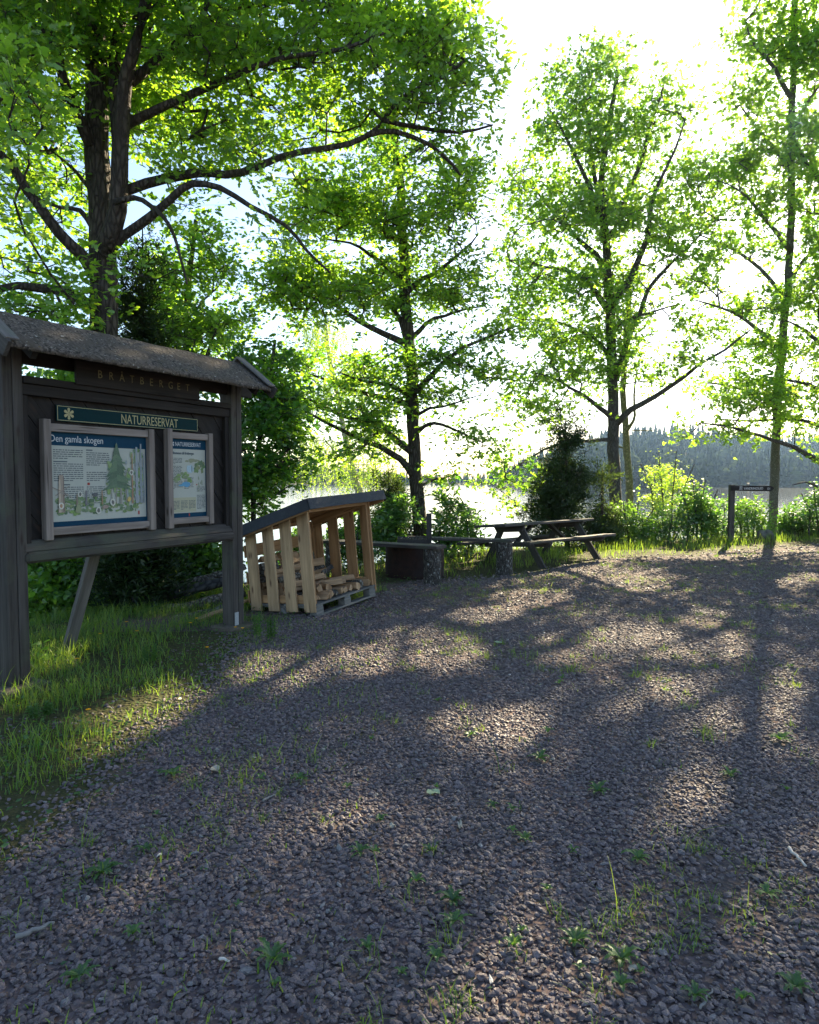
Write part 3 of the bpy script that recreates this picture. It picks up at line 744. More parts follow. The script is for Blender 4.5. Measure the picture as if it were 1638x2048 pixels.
tree('aspen_tree', 'thin olive aspen trunk standing just right of the tall maple', 'tree', 20.0, [
    (7.5, 5, 0, .1, [1259, 1020, 1258, 960, 1254, 900, 1249, 840, 1247, 780, 1250, 700, 1256, 620, 1258, 560]),
    (4, 1.5, 0, -.3, [1252, 862, 1262, 850, 1270, 830, 1268, 790, 1274, 740]),
    (2.5, 1, 0, -.3, [1254, 900, 1240, 893, 1222, 888]),
    (1.4, .8, 0, -.2, [1264, 860, 1285, 862, 1310, 861]),
], [(1270, 720, 40, 45, 0, .8), (1250, 620, 50, 50, 0, .9), (1290, 780, 35, 25, -.2, .6, .7), (1262, 560, 45, 40, 0, .8)], 70, M['leaf_birch'], M['bark_aspen'], L=.07, wr=.8, ros=6, per=6, cr=.36, group=DEC)

tree('birch_tree', 'weeping birch with white trunk and hanging yellow-green strands beyond the woodshed', 'tree', 21.0, [
    (8, 3, 0, .2, [722, 1010, 714, 975, 703, 930, 693, 885, 684, 840, 674, 790, 664, 740, 655, 690, 650, 640]),
    (3, 1, 0, -.5, [706, 938, 690, 925, 672, 905, 650, 880]),
    (3, 1, 0, .5, [690, 880, 720, 850, 745, 830]),
    (3, 1, 0, -.5, [676, 800, 640, 770, 610, 750]),
    (3, 1, 0, .5, [664, 740, 700, 710, 720, 700]),
    (2, 1, 0, .2, [652, 660, 620, 640, 590, 650]),
], [(650, 880, 55, 30, 0, 1.2), (735, 860, 45, 30, .3, 1.0), (610, 760, 45, 30, 0, .9, .9), (700, 740, 60, 40, .3, 1.1), (600, 650, 35, 22, 0, .7, .8), (660, 650, 50, 30, 0, 1.0), (740, 920, 40, 18, .2, .7), (680, 930, 60, 16, -.1, .8)],
    105, M['leaf_lime'], M['bark_birch'], L=.055, wr=.75, ros=9, per=24, cr=.3, strand=(.5, 1.5), group=DEC, tintb=.35)

tree('birch_tree', 'bushy leafy tree with a crooked twig behind the right half of the board roof', 'tree', 13.0, [
    (8, 4, 0, .2, [392, 1150, 388, 1000, 384, 850, 378, 740, 372, 650, 376, 580, 385, 500, 392, 440]),
    (4, 1.4, 0, -.5, [384, 850, 400, 760, 420, 690, 440, 640]),
    (4, 1.4, 0, .5, [376, 720, 340, 680, 300, 650]),
    (3, 1.2, 0, .4, [374, 640, 410, 600, 440, 570]),
    (3, 1.2, 0, .4, [378, 560, 340, 530, 320, 500]),
], [(400, 480, 50, 55, 0, .8, .9), (340, 540, 70, 50, .2, 1.0), (430, 560, 50, 50, 0, .8), (380, 640, 100, 60, 0, 1.2), (470, 650, 50, 45, .2, .8), (300, 640, 60, 60, .3, 1.0), (400, 730, 100, 50, .2, 1.2), (500, 720, 40, 30, 0, .6, .7)],
    300, M['leaf_maple'], M['bark_maple'], L=.10, wr=.7, ros=7, per=6, cr=.34, group=DEC, tintb=.42, gap=.15)

tree('young_oak', 'dense dark young oak filling the gap between board and woodshed', 'tree', 11.0, [
    (6, 3, 0, .3, [500, 1150, 505, 1050, 510, 950, 522, 860, 535, 780, 545, 720, 550, 680]),
    (3, 1, 0, -.4, [508, 960, 550, 930, 600, 915]),
    (3, 1, 0, .4, [520, 870, 560, 840, 600, 820]),
    (3, 1, 0, .2, [508, 940, 480, 880, 460, 830]),
    (2.5, 1, 0, .2, [535, 780, 500, 740, 480, 700]),
    (2.5, 1, 0, -.3, [505, 1010, 540, 1000, 580, 970]),
], [(520, 760, 50, 45, .1, .6), (490, 700, 35, 25, .1, .4, .7), (530, 840, 70, 55, .1, .8, 1.2), (500, 920, 50, 55, .1, .7, 1.2), (570, 910, 45, 35, -.1, .5), (600, 945, 30, 18, -.2, .3), (510, 1000, 40, 40, .1, .5), (560, 790, 40, 30, .2, .5), (555, 720, 30, 30, .1, .4, .6)],
    240, M['leaf_oak'], M['bark_oak'], L=.10, wr=.6, shape='oak', ros=7, per=6, cr=.24, group=DEC, tintb=.3, gap=.22)

SHR = 'shrubs along the shore bank'
def shrub(name, label, px, top, bot, w, depth, n, mat='leaf_shrub', L=.07, wr=.6, tintb=.4, stems=4, dense=1.0, cr=.22, shape='plain', gap=.2):
    limbs = []
    for i in range(stems):
        a = (i + .5) / stems - .5
        limbs.append((2.2, .9, 0, random.uniform(-.3, .3), [px + a * w * .25, bot, px + a * w * .7, (top + bot) / 2 + 8, px + a * w * 1.25, top + abs(a) * (bot - top) * .5 + 10]))
    rd = w / F * depth * .4
    H = bot - top
    blobs = [(px, top + H * .3, w * .30, H * .30, 0, rd), (px - w * .24, top + H * .55, w * .30, H * .34, -.1, rd), (px + w * .24, top + H * .55, w * .30, H * .34, .1, rd), (px, top + H * .75, w * .48, H * .26, 0, rd)]
    return tree(name, label, 'shrub', depth, limbs, blobs, int(n * .95), M[mat], M['bark_maple'], L=L * 1.2, wr=wr, shape=shape, ros=8, per=7, cr=cr, group=SHR, tintb=tintb, gap=gap, twig=.003, stem='stems')

shrub('sapling', 'glowing yellow-green sapling between the maple trunks', 1335, 880, 1080, 115, 18.6, 85, 'leaf_lime', .06, .6, .6, 4, cr=.26, gap=.2)
shrub('shrub', 'broad green bush directly right of the picnic table', 1262, 985, 1098, 100, 16.6, 90, 'leaf_shrub', .06, .65, .75)
shrub('shrub', 'low dark bush under the yellow-green sapling', 1330, 1015, 1095, 100, 16.9, 75, 'leaf_shrub', .055, .65, .35)
shrub('shrub', 'tall pointed dark bush left of the trail sign post', 1398, 940, 1095, 80, 17.2, 95, 'leaf_shrub', .075, .55, .35, cr=.2)
shrub('shrub', 'leafy bush touching the left side of the sign post', 1440, 1000, 1098, 60, 17.5, 55, 'leaf_shrub', .055, .65, .45)
shrub('shrub', 'rounded green bush under the pointing sign arm', 1502, 985, 1098, 80, 18.0, 80, 'leaf_shrub', .065, .65, .65)
shrub('shrub', 'dark bush right of the leaning maple foot', 1590, 1010, 1080, 70, 18.4, 65, 'leaf_shrub', .06, .65, .25)
shrub('shrub', 'tall bush at the right edge of the view by the water', 1640, 955, 1070, 80, 18.0, 90, 'leaf_shrub', .06, .65, .3)
shrub('shrub', 'big leafed upright bush just right of the grill post', 893, 985, 1120, 60, 13.8, 34, 'leaf_shrub', .12, .38, .5, 3, cr=.2)
shrub('shrub', 'sparse leaning bush against the bright water left of the picnic table', 935, 1005, 1125, 66, 14.3, 28, 'leaf_shrub', .12, .38, .25, 3, cr=.2)
shrub('shrub', 'bush behind the rusty fire ring at the oak foot', 800, 995, 1110, 80, 13.8, 60, 'leaf_shrub', .11, .4, .4)
shrub('shrub', 'bush showing through the right slats of the woodshed', 705, 1010, 1150, 90, 13.2, 60, 'leaf_shrub', .10, .45, .55)
shrub('shrub', 'leafy bush seen through the back of the woodshed', 600, 1050, 1180, 90, 12.4, 45, 'leaf_shrub', .09, .5, .5)
shrub('shrub', 'low sunlit bush between the picnic table and the stump', 1060, 1075, 1130, 90, 15.3, 40, 'leaf_shrub', .06, .6, .8)
shrub('shrub', 'low bush at the grassy rim left of the standing stump', 925, 1085, 1140, 60, 13.0, 30, 'leaf_shrub', .06, .55, .6)
shrub('shrub', 'light green bush under the board beside the left post', 120, 1095, 1290, 170, 9.0, 230, 'leaf_maple', .085, .7, .5, 5, cr=.24, shape='maple', gap=0)
shrub('shrub', 'green bush behind the slanting brace under the board', 215, 1100, 1300, 120, 9.9, 140, 'leaf_shrub', .09, .65, .45, 4, cr=.22)
shrub('shrub', 'tall leafy bush behind the left half of the board', 130, 655, 1200, 230, 9.3, 260, 'leaf_maple', .085, .7, .5, 5, cr=.3, shape='maple', gap=.05)
shrub('shrub', 'tall bush behind the right half of the board', 350, 700, 1200, 190, 10.4, 150, 'leaf_maple', .085, .7, .45, 5, cr=.3, shape='maple', gap=.05)
shrub('shrub', 'leafy bush over the dead logs under the board', 395, 1085, 1170, 120, 10.4, 70, 'leaf_shrub', .09, .6, .6, 4, cr=.2)
shrub('shrub', 'large leafed plant at the foot of the slanting brace', 98, 1290, 1340, 40, 6.0, 12, 'leaf_maple', .07, .8, .55, 3, cr=.12, shape='maple')

def conifer(name, label, px, top, bot, w, depth, n, cols=1.0, lean=0, tintb=.4):
    H = bot - top
    blobs = []
    for i in range(9):
        t = i / 8
        cw = w * (.10 + .42 * t ** .7) * random.uniform(.85, 1.2)
        blobs.append((px + lean * (1 - t) + random.uniform(-.10, .10) * w, top + H * (.06 + .88 * t), cw, H * .085, 0, cw / F * depth, 1.0))
    limbs = [(4.5, 1.2, 0, 0, [px, bot, px + lean * .5, (top + bot) / 2, px + lean, top + 6])]
    return tree(name, label, 'tree', depth, limbs, blobs, int(n * 1.7), M['needle'], M['bark_conifer'], L=.10, wr=.24, shape='needle', ros=9, per=13, cr=.26, flat=.7, group='small conifers on the bank', tintb=tintb, droop=-.25, twig=.004)
conifer('juniper_tree', 'dark dense juniper rising behind the picnic table', 1135, 835, 1075, 150, 15.6, 170, lean=-4)
conifer('juniper_tree', 'thin loose juniper between the dark juniper and the maple trunk', 1205, 930, 1085, 75, 16.2, 75, tintb=.75)
conifer('spruce_tree', 'narrow young spruce behind the board beside the big oak trunk', 285, 440, 1180, 120, 11.2, 260, tintb=.45)
conifer('juniper_tree', 'black shaded juniper under the board behind the brace', 278, 1060, 1250, 130, 8.6, 220, tintb=.15)
conifer('spruce_tree', 'little spruce peeping over the woodshed roof beside the oak', 778, 935, 1090, 60, 14.6, 60, tintb=.4)
print('LEAVES', NLEAF[0])

# ------------------------------------------------------------------ boulders
def boulder(label, px, py, w, h, depth_z=0.0):
    import bmesh
    c = G(px, py, depth_z); s = w / F * c[1]; hh = h / F * c[1]
    bm = bmesh.new(); bmesh.ops.create_icosphere(bm, subdivisions=4, radius=1)
    o = random.uniform(0, 50)
    for v in bm.verts:
        k = 1 + .35 * mnoise.noise(v.co * 1.2 + Vector((o, 0, 0))) + .12 * mnoise.noise(v.co * 3 + Vector((o, 0, 0)))
        v.co = Vector((v.co.x * s / 2 * k, v.co.y * s / 2.4 * k, v.co.z * hh * k * .8))
    me = bpy.data.meshes.new('boulder'); bm.to_mesh(me); bm.free(); me.materials.append(M['rock'])
    for p in me.polygons: p.use_smooth = True
    ob = link(bpy.data.objects.new('boulder', me)); ob.location = (c[0], c[1], tz(c[0], c[1]) + hh * .15)
    tag(ob, label, 'boulder', 'boulders at the tree foot'); return ob
boulder('dark shaded boulder beside the mossy foot of the leaning maple', 1578, 1072, 54, 44)
boulder('moss topped boulder at the right edge of the yard', 1634, 1070, 66, 30)
boulder('small boulder among shrubs left of the mossy maple foot', 1530, 1080, 30, 20)

# ------------------------------------------------------------------ information board
def board():
    L0 = G(22, 1392)
    R0 = G(468, 1264)
    u = Vector(R0 - L0); u.z = 0; Wd = u.length; u.normalize()
    n = Vector((u.y, -u.x, 0))             # towards the viewer
    rot = Matrix((u, n, Vector((0, 0, 1)))).transposed().to_4x4()   # local x along, y out of the front, z up
    # local frame: x to the right, y towards front, z up (left handed-free: use -y for front)
    E = empty('information_board', (L0[0], L0[1], 0)); E.matrix_world = Matrix.Translation((L0[0], L0[1], 0)) @ Matrix(((u.x, -n.x, 0, 0), (u.y, -n.y, 0, 0), (0, 0, 1, 0), (0, 0, 0, 1)))
    tag(E, 'roofed wooden information board with two framed posters and a green sign', 'notice board')
    # here local +y points away from the viewer, front surface of the posts is y = 0
    X, Yv, Zv = (1, 0, 0), (0, 1, 0), (0, 0, 1)
    def bx(name, x0, x1, y0, y1, z0, z1, mat, axis='x', parent=E, bev=.004):
        mb = MB(); c = ((x0 + x1) / 2, (y0 + y1) / 2, (z0 + z1) / 2)
        if axis == 'x': mb.box(c, (X, Zv, (0, -1, 0)), (x1 - x0, z1 - z0, y1 - y0))
        else: mb.box(c, (Zv, X, (0, 1, 0)), (z1 - z0, x1 - x0, y1 - y0))
        return mb.build(name, M[mat], parent, bevel=bev)
    ps = .155
    for x in (0, Wd):
        mb = MB()
        for k, (a, b) in enumerate(((0, .074), (.078, ps))):           # each post is two planks bolted together
            mb.box((x + (a + b) / 2, ps / 2, 1.30), (Zv, X, (0, 1, 0)), (2.52, b - a, ps + (.004 if k else 0)))
        p = mb.build('post', M['wood_post'], E, bevel=.005)
        mb = MB()
        if x > 0: mb.box((x + .04, -.004, .10), (Zv, X, (0, 1, 0)), (.20, .055, .006)); mb.v and mb.build('bracket', M['galv'], p)
        mb = MB(); mb.box((x + .07, .06, .0), (X, (0, 1, 0), Zv), (.36, .34, .13)); f = mb.build('footing', M['concrete'], E, bevel=.015)
    xi0, xi1 = ps + .003, Wd - .003
    # diagonal boarding
    mb = MB(); z0, z1 = .98, 2.25; w = .115; ang = math.radians(-52); d = Vector((math.cos(ang), 0, math.sin(ang))); pn = Vector((-d.z, 0, d.x))
    import bmesh
    bm = bmesh.new(); uvl = bm.loops.layers.uv.new('UVMap')
    cx, cz = (xi0 + xi1) / 2, (z0 + z1) / 2
    for i in range(-14, 15):
        c = Vector((cx, 0, cz)) + pn * (i * w)
        a = c - d * 2.5; b = c + d * 2.5
        yy = .075 + (i % 2) * .004
        tmp = bmesh.new()
        q = [a - pn * (w / 2 - .0025), b - pn * (w / 2 - .0025), b + pn * (w / 2 - .0025), a + pn * (w / 2 - .0025)]
        fr = [tmp.verts.new((p.x, yy, p.z)) for p in q]; bk = [tmp.verts.new((p.x, yy + .022, p.z)) for p in q]
        tmp.faces.new(fr[::-1]); tmp.faces.new(bk)
        for k in range(4): tmp.faces.new((fr[k], fr[(k + 1) % 4], bk[(k + 1) % 4], bk[k]))
        for co, no in (((xi0, 0, 0), (-1, 0, 0)), ((xi1, 0, 0), (1, 0, 0)), ((0, 0, z0), (0, 0, -1)), ((0, 0, z1), (0, 0, 1))):
            ge = tmp.verts[:] + tmp.edges[:] + tmp.faces[:]
            r_ = bmesh.ops.bisect_plane(tmp, geom=ge, plane_co=co, plane_no=no, clear_outer=True)
            es = [e for e in r_['geom_cut'] if isinstance(e, bmesh.types.BMEdge)]
            if es: bmesh.ops.contextual_create(tmp, geom=es)
        vm = {v: bm.verts.new(v.co) for v in tmp.verts}
        o2 = random.uniform(0, 30)
        for f in tmp.faces:
            try: nf = bm.faces.new([vm[v] for v in f.verts])
            except ValueError: continue
            for lp in nf.loops:
                r2 = lp.vert.co - c; lp[uvl].uv = (r2.dot(d) + o2, r2.dot(pn) + o2)
        tmp.free()
    bmesh.ops.recalc_face_normals(bm, faces=bm.faces)
    me = bpy.data.meshes.new('boarding'); bm.to_mesh(me); bm.free(); me.materials.append(M['wood_dark']); link(bpy.data.objects.new('boarding', me), E)
    # inner trim round the boarding and the rails
    bx('trim', xi0, xi0 + .055, .03, .072, .98, 2.213, 'wood_dark', 'z'); bx('trim', xi1 - .055, xi1, .03, .072, .98, 2.213, 'wood_dark', 'z')
    bx('top_rail', xi0, xi1, .018, .10, 2.215, 2.297, 'wood_dark'); bx('top_rail', xi0 + .003, xi1 - .003, -.010, .06, 2.299, 2.352, 'wood_dark')
    bx('header_beam', -.12, Wd + .38, .05, .10, 2.447, 2.60, 'wood_dark')
    # bottom rail: upper sloped board and lower rounded rail
    mb = MB(); a0, a1 = xi0 - .02, xi1
    mb.hexa([(a0, -.012, 1.045), (a1, -.012, 1.045), (a1, .12, 1.045), (a0, .12, 1.045), (a0, .045, 1.125), (a1, .045, 1.125), (a1, .12, 1.125), (a0, .12, 1.125)])
    mb.build('bottom_rail', M['wood_post'], E, bevel=.004)
    bx('bottom_rail', a0 - .0, a1 + .012, -.03, .11, .957, 1.042, 'wood_post', bev=.02)
    # name board with carved letters
    nb = bx('name_board', .57, 1.885, -.036, -.012, 2.335, 2.53, 'wood_dark')
    FR = Matrix(((1, 0, 0, 0), (0, 0, -1, 0), (0, 1, 0, 0), (0, 0, 0, 1)))   # text plane: x right, y up -> z
    def T(x, y, z): return Matrix.Translation((x, y, z)) @ FR
    xs = .765
    for ch in 'BRÅTBERGET':
        text_mesh('letter', ch, .092, M['carved'], nb, T(xs, -.0375, 2.408), .86); xs += .1045
    # green sign
    sg = bx('green_sign', .455, 1.94, .050, .062, 2.042, 2.168, 'sign_green', bev=.001)
    mb = MB()
    for (a, b, c, d_) in ((.461, 1.934, 2.158, 2.162), (.461, 1.934, 2.048, 2.052), (.461, .465, 2.053, 2.157), (1.930, 1.934, 2.053, 2.157)):
        mb.box(((a + b) / 2, .0492, (c + d_) / 2), (X, Zv, (0, -1, 0)), (b - a, d_ - c, .0012))
    mb.build('border', M['cream_ink'], sg)
    text_mesh('lettering', 'NATURRESERVAT', .112, M['cream_ink'], sg, T(1.05, .0494, 2.066), .72)
    def emblem(cx, cz, r, y, mat, par):
        mb = MB()
        for k in range(6):
            an = PI / 2 + k * PI / 3; dd = Vector((math.cos(an), 0, math.sin(an))); pp = Vector((-dd.z, 0, dd.x)); c = Vector((cx, y - .0003 * k, cz))
            pts = [c, c + dd * r * .45 + pp * r * .2, c + dd * r * .85 + pp * r * .26, c + dd * r + pp * r * .10, c + dd * r - pp * r * .10, c + dd * r * .85 - pp * r * .26, c + dd * r * .45 - pp * r * .2]
            mb.quad(pts[::-1])
        return mb.build('emblem', mat, par)
    emblem(.56, 2.105, .046, .0488, M['cream_ink'], sg)
    # framed posters
    def poster(name, x0, x1, z0, z1, fw, lab):
        sh = bx(name, x0 + fw * .7, x1 - fw * .7, .058, .070, z0 + fw * .7, z1 - fw * .7, 'paper', bev=.001)
        sh['label'] = lab
        fy0 = .012
        for (a, b, ax, c, d_) in ((x0, x0 + fw, 'z', z0 - .035, z1 + .03), (x1 - fw, x1, 'z', z0 - .02, z1 + .012)):
            bx('frame_stile', a, b, fy0, .0735, c, d_, 'wood_frame', 'z', sh)
        for (c, d_) in ((z1 - fw, z1), (z0, z0 + fw)):
            bx('frame_rail', x0 + fw + .001, x1 - fw - .001, fy0 + .012, .0735, c, d_, 'wood_frame', 'x', sh)
        return sh, x0 + fw, x1 - fw, z0 + fw, z1 - fw
    def flat(mb, x0, x1, z0, z1, y, col=None):
        mb.quad([(x0, y, z0), (x1, y, z0), (x1, y, z1), (x0, y, z1)], col=col)
    def para(mb, x0, x1, ztop, nl, pitch, h, y, right=None):
        for i in range(nl):
            z = ztop - i * pitch; x = x0; lim = x1 if i < nl - 1 else x0 + (x1 - x0) * random.uniform(.3, .8)
            if right: lim = right(i, lim)
            while x < lim - .008:
                w_ = min(random.uniform(.012, .05), lim - x)
                flat(mb, x, x + w_, z - h, z, y); x += w_ + .006
    # --- poster one: the old forest
    sh, a, b, c, d_ = poster('poster', .32, 1.38, 1.15, 2.018, .062, 'landscape poster headed Den gamla skogen with a forest drawing')
    YP = .0572
    mb = MB(); flat(mb, a, b, d_ - .105, d_, YP); flat(mb, a, b, c, c + .04, YP); flat(mb, b - .012, b, c + .04, d_ - .105, YP); mb.build('header_band', M['blue_ink'], sh)
    text_mesh('title', 'Den gamla skogen', .078, M['white_ink'], sh, T(a + .012, YP - .0006, d_ - .076), .84)
    mb = MB()
    para(mb, a + .04, a + .30, d_ - .135, 5, .0165, .0075, YP); para(mb, a + .04, a + .30, d_ - .245, 9, .0165, .0075, YP)
    flat(mb, a + .04, a + .16, d_ - .236, d_ - .226, YP)
    para(mb, a + .11, a + .30, d_ - .43, 8, .0165, .0075, YP); flat(mb, a + .08, a + .18, d_ - .418, d_ - .408, YP)
    para(mb, a + .33, a + .55, d_ - .15, 7, .0165, .0075, YP); flat(mb, a + .33, a + .39, d_ - .138, d_ - .127, YP)
    para(mb, a + .33, a + .52, d_ - .31, 5, .0165, .0075, YP); para(mb, a + .33, a + .50, d_ - .43, 9, .0165, .0075, YP)
    mb.build('body_text', M['grey_ink'], sh)
    mb = MB(); flat(mb, a + .335, a + .358, d_ - .418, d_ - .398, YP - .0004); flat(mb, b - .10, b - .085, c + .062, c + .095, YP - .0004); mb.build('red_mark', M['red_ink'], sh)
    pic = MB(); yy = [YP - .0003]
    def blob(cx, cz, rx, rz, col, k=14, jag=.3):
        yy[0] -= .00002
        pic.quad([(cx + math.cos(t / k * 2 * PI) * rx * random.uniform(1 - jag, 1 + jag * .4), yy[0], cz + math.sin(t / k * 2 * PI) * rz * random.uniform(1 - jag, 1 + jag * .4)) for t in range(k)][::1], col=col)
    W_, H_ = b - a, d_ - c
    def pc(fx, fz): return a + fx * W_, c + fz * H_
    g1, g2, g3 = (.09, .19, .05), (.05, .12, .05), (.16, .28, .07)
    for i in range(190):
        fx = random.uniform(.07, .93); top = .30 + max(0, fx - .45) * .5
        x, z = pc(fx, random.uniform(.12, top)); blob(x, z, random.uniform(.008, .032), random.uniform(.006, .02), random.choice([g1, g2, g3, (.12, .2, .1), (.2, .26, .12)]))
    for i in range(110):
        fx = random.uniform(.55, .95); x, z = pc(fx, random.uniform(.3, .72 if fx < .8 else .85)); blob(x, z, random.uniform(.006, .024), random.uniform(.010, .034), random.choice([g1, g3, (.10, .2, .12), (.2, .3, .12), (.25, .3, .3)]))
    def trunk(fx, f0, f1, w, col):
        yy[0] -= .00002; x, z0_ = pc(fx, f0); _, z1_ = pc(fx, f1); pic.quad([(x - w, yy[0], z0_), (x + w, yy[0], z0_), (x + w * .6, yy[0], z1_), (x - w * .6, yy[0], z1_)], col=col)
    for fx, f1, w, col in ((.70, .62, .010, (.22, .22, .19)), (.76, .6, .006, (.2, .2, .17)), (.83, .80, .008, (.3, .16, .09)), (.88, .88, .017, (.24, .28, .31)), (.93, .92, .013, (.2, .24, .27)), (.96, .8, .006, (.2, .25, .3)), (.60, .45, .004, (.2, .18, .14)), (.65, .45, .004, (.25, .22, .18)), (.34, .38, .010, (.12, .12, .15)), (.50, .38, .006, (.3, .17, .10)), (.25, .34, .009, (.2, .16, .12))):
        trunk(fx, .22, f1, w, col)
    trunk(.105, .15, .55, .030, (.30, .24, .19)); trunk(.09, .15, .50, .010, (.45, .36, .28)); trunk(.125, .16, .53, .007, (.15, .11, .09))
    for (p0, p1) in (((.02, .42), (.17, .34)), ((.05, .33), (.18, .43)), ((.10, .36), (.20, .31))):
        x0_, z0_ = pc(*p0); x1_, z1_ = pc(*p1); yy[0] -= .00002; pic.quad([(x0_, yy[0], z0_ - .004), (x1_, yy[0], z1_ - .003), (x1_, yy[0], z1_ + .003), (x0_, yy[0], z0_ + .004)], col=(.22, .19, .17))
    for i in range(13):                        # the big drawn spruce
        t = i / 12; x, z = pc(.66, .42 + .46 * t); w_ = .13 * (1 - t) ** .8 + .02
        for s in (-1, 1):
            yy[0] -= .00002; pic.quad([(x, yy[0], z + .03), (x, yy[0], z - .01), (x + s * w_ * random.uniform(.6, 1.1), yy[0], z - .035), (x + s * w_ * .5, yy[0], z + .012)][::-s], col=random.choice([(.03, .09, .05), (.05, .12, .07), (.07, .15, .08)]))
    for fx, fz, r in ((.46, .155, .026), (.61, .24, .028), (.82, .58, .022), (.10, .22, .024), (.28, .34, .022)):
        x, z = pc(fx, fz); blob(x, z, r, r * 1.15, (.55, .55, .48), 14, .05); blob(x, z, r * .55, r * .75, (.10, .10, .10) if fx != .10 else (.4, .22, .12), 10, .2)
    x, z = pc(.53, .19); blob(x, z, .035, .018, (.30, .22, .19)); x, z = pc(.79, .27); blob(x, z, .02, .022, (.55, .40, .10)); x, z = pc(.43, .33); blob(x, z, .03, .02, (.06, .07, .09)); x, z = pc(.26, .18); blob(x, z, .03, .04, (.22, .26, .14))
    pic.build('illustration', M['print'], sh)
    # --- poster two: welcome sheet
    sh, a, b, c, d_ = poster('poster', 1.53, 2.105, 1.162, 2.022, .058, 'narrow portrait poster headed NATURRESERVAT with two small maps')
    mb = MB(); flat(mb, a, b, d_ - .095, d_, YP); flat(mb, a, b, c, c + .042, YP); flat(mb, b - .012, b, c + .042, d_ - .095, YP); mb.build('header_band', M['blue_ink'], sh)
    text_mesh('title', 'NATURRESERVAT', .056, M['white_ink'], sh, T(a + .065, YP - .0006, d_ - .068), .74)
    emblem(a + .026, d_ - .05, .03, YP - .0005, M['white_ink'], sh)
    text_mesh('subtitle', 'Välkommen till Bråtberget', .036, M['blue_ink'], sh, T(a + .014, YP - .0006, d_ - .145), .74)
    mb = MB(); para(mb, a + .016, a + .15, d_ - .18, 5, .013, .006, YP); para(mb, a + .016, a + .15, d_ - .255, 9, .013, .006, YP); para(mb, a + .016, a + .15, d_ - .385, 7, .013, .006, YP); para(mb, a + .17, a + .29, d_ - .36, 9, .013, .006, YP)
    para(mb, a + .33, a + .44, c + .29, 4, .013, .006, YP - .0006); para(mb, a + .33, a + .44, c + .21, 11, .013, .006, YP - .0006)
    for q in range(3): para(mb, a + .025 + q * .1, a + .11 + q * .1, c + .16, 7, .013, .006, YP - .0006)
    mb.build('body_text', M['grey_ink'], sh)
    mb = MB(); flat(mb, a + .015, a + .32, c + .05, c + .19, YP - .0002); mb.build('yellow_field', M['yellow_paper'], sh)
    pic = MB(); yy = [YP - .0006]
    for i in range(26):
        t = random.random(); blob(a + .06 + .2 * t, c + .33 + .05 * math.sin(PI * t) + random.uniform(0, .045), .025, .016, random.choice([g1, g3, (.2, .26, .14), (.14, .2, .1)]))
    blob(a + .20, c + .315, .055, .026, (.05, .27, .48)); blob(a + .14, c + .305, .05, .010, (.06, .30, .5))
    for i in range(16): blob(a + random.uniform(.2, .42), d_ - random.uniform(.19, .215), .025, .010, (.2, .22, .13))
    for i in range(24): blob(a + random.uniform(.31, .43), d_ - random.uniform(.21, .31), .018, .02, random.choice([g1, g2, (.15, .19, .08)]))
    blob(a + .25, d_ - .28, .05, .04, (.33, .47, .55)); blob(a + .27, d_ - .28, .006, .04, (.09, .11, .1))
    for i in range(10): blob(a + random.uniform(.34, .40), d_ - random.uniform(.36, .5), .008, .014, (.22, .26, .18))
    pic.build('illustration', M['print'], sh)
    mb = MB(); flat(mb, a + .325, a + .338, c + .305, c + .318, YP - .0007); flat(mb, (a + b) / 2 - .007, (a + b) / 2 + .007, c + .008, c + .035, YP - .0007); mb.build('red_mark', M['red_ink'], sh)
    # roof: two felt-covered slopes, barge boards
    def PL(px, py, y):       # point on the local plane y = const seen at a pixel (used once to size the roof)
        P0 = Vector((L0[0], L0[1], 0)) - n * y; r = Vector(ray(px, py)); C0 = Vector((0, 0, EYE)); t = (P0 - C0).dot(n) / r.dot(n)
        p = C0 + r * t - Vector((L0[0], L0[1], 0)); return p.dot(u), p.z
    ye, yr = -.33, .075
    zE = (PL(48, 690, ye)[1] + PL(463, 761, ye)[1]) / 2; zR = (PL(0, 629, yr)[1] + PL(472, 719, yr)[1]) / 2
    xR0 = PL(12, 705, ye)[0]; xR1 = PL(546, 776, ye)[0]
    print('ROOF', zE, zR, xR0, xR1, Wd)
    th = .035
    for s, nm in ((1, 'roof_slope'), (-1, 'roof_slope')):
        ya, yb = (ye, yr) if s == 1 else (yr + .30, yr); ze_ = zE if s == 1 else zR - (zR - zE) / (yr - ye) * .30
        nseg = 40; mb = MB()
        for i in range(nseg):
            xa = xR0 + (xR1 - xR0) * i / nseg; xb = xR0 + (xR1 - xR0) * (i + 1) / nseg
        rows = 7; bmv = []
        for j in range(rows + 1):
            t = j / rows; y = ya + (yb - ya) * t; z = ze_ + (zR - ze_) * t
            for i in range(nseg + 1):
                x = xR0 + .03 + (xR1 - xR0 - .06) * i / nseg
                wv = .006 * mnoise.noise(Vector((x * 3, t * 3, s))) - (.007 * random.random() if j == 0 else 0)
                bmv.append((x, y, z + wv))
        k0 = len(bmv)
        vs = np.array(bmv); vs2 = vs.copy(); vs2[:, 2] -= th
        allv = np.vstack([vs, vs2]); q = []
        for j in range(rows):
            for i in range(nseg):
                p = j * (nseg + 1) + i; f = [p, p + 1, p + nseg + 2, p + nseg + 1]
                q.append(f if s == 1 else f[::-1]); q.append([k0 + z for z in (f[::-1] if s == 1 else f)])
        for i in range(nseg): q.append([i, k0 + i, k0 + i + 1, i + 1] if s == 1 else [i + 1, k0 + i + 1, k0 + i, i])
        np_mesh(nm, allv, [np.array(q)], M['shingle'], E, smooth=False)
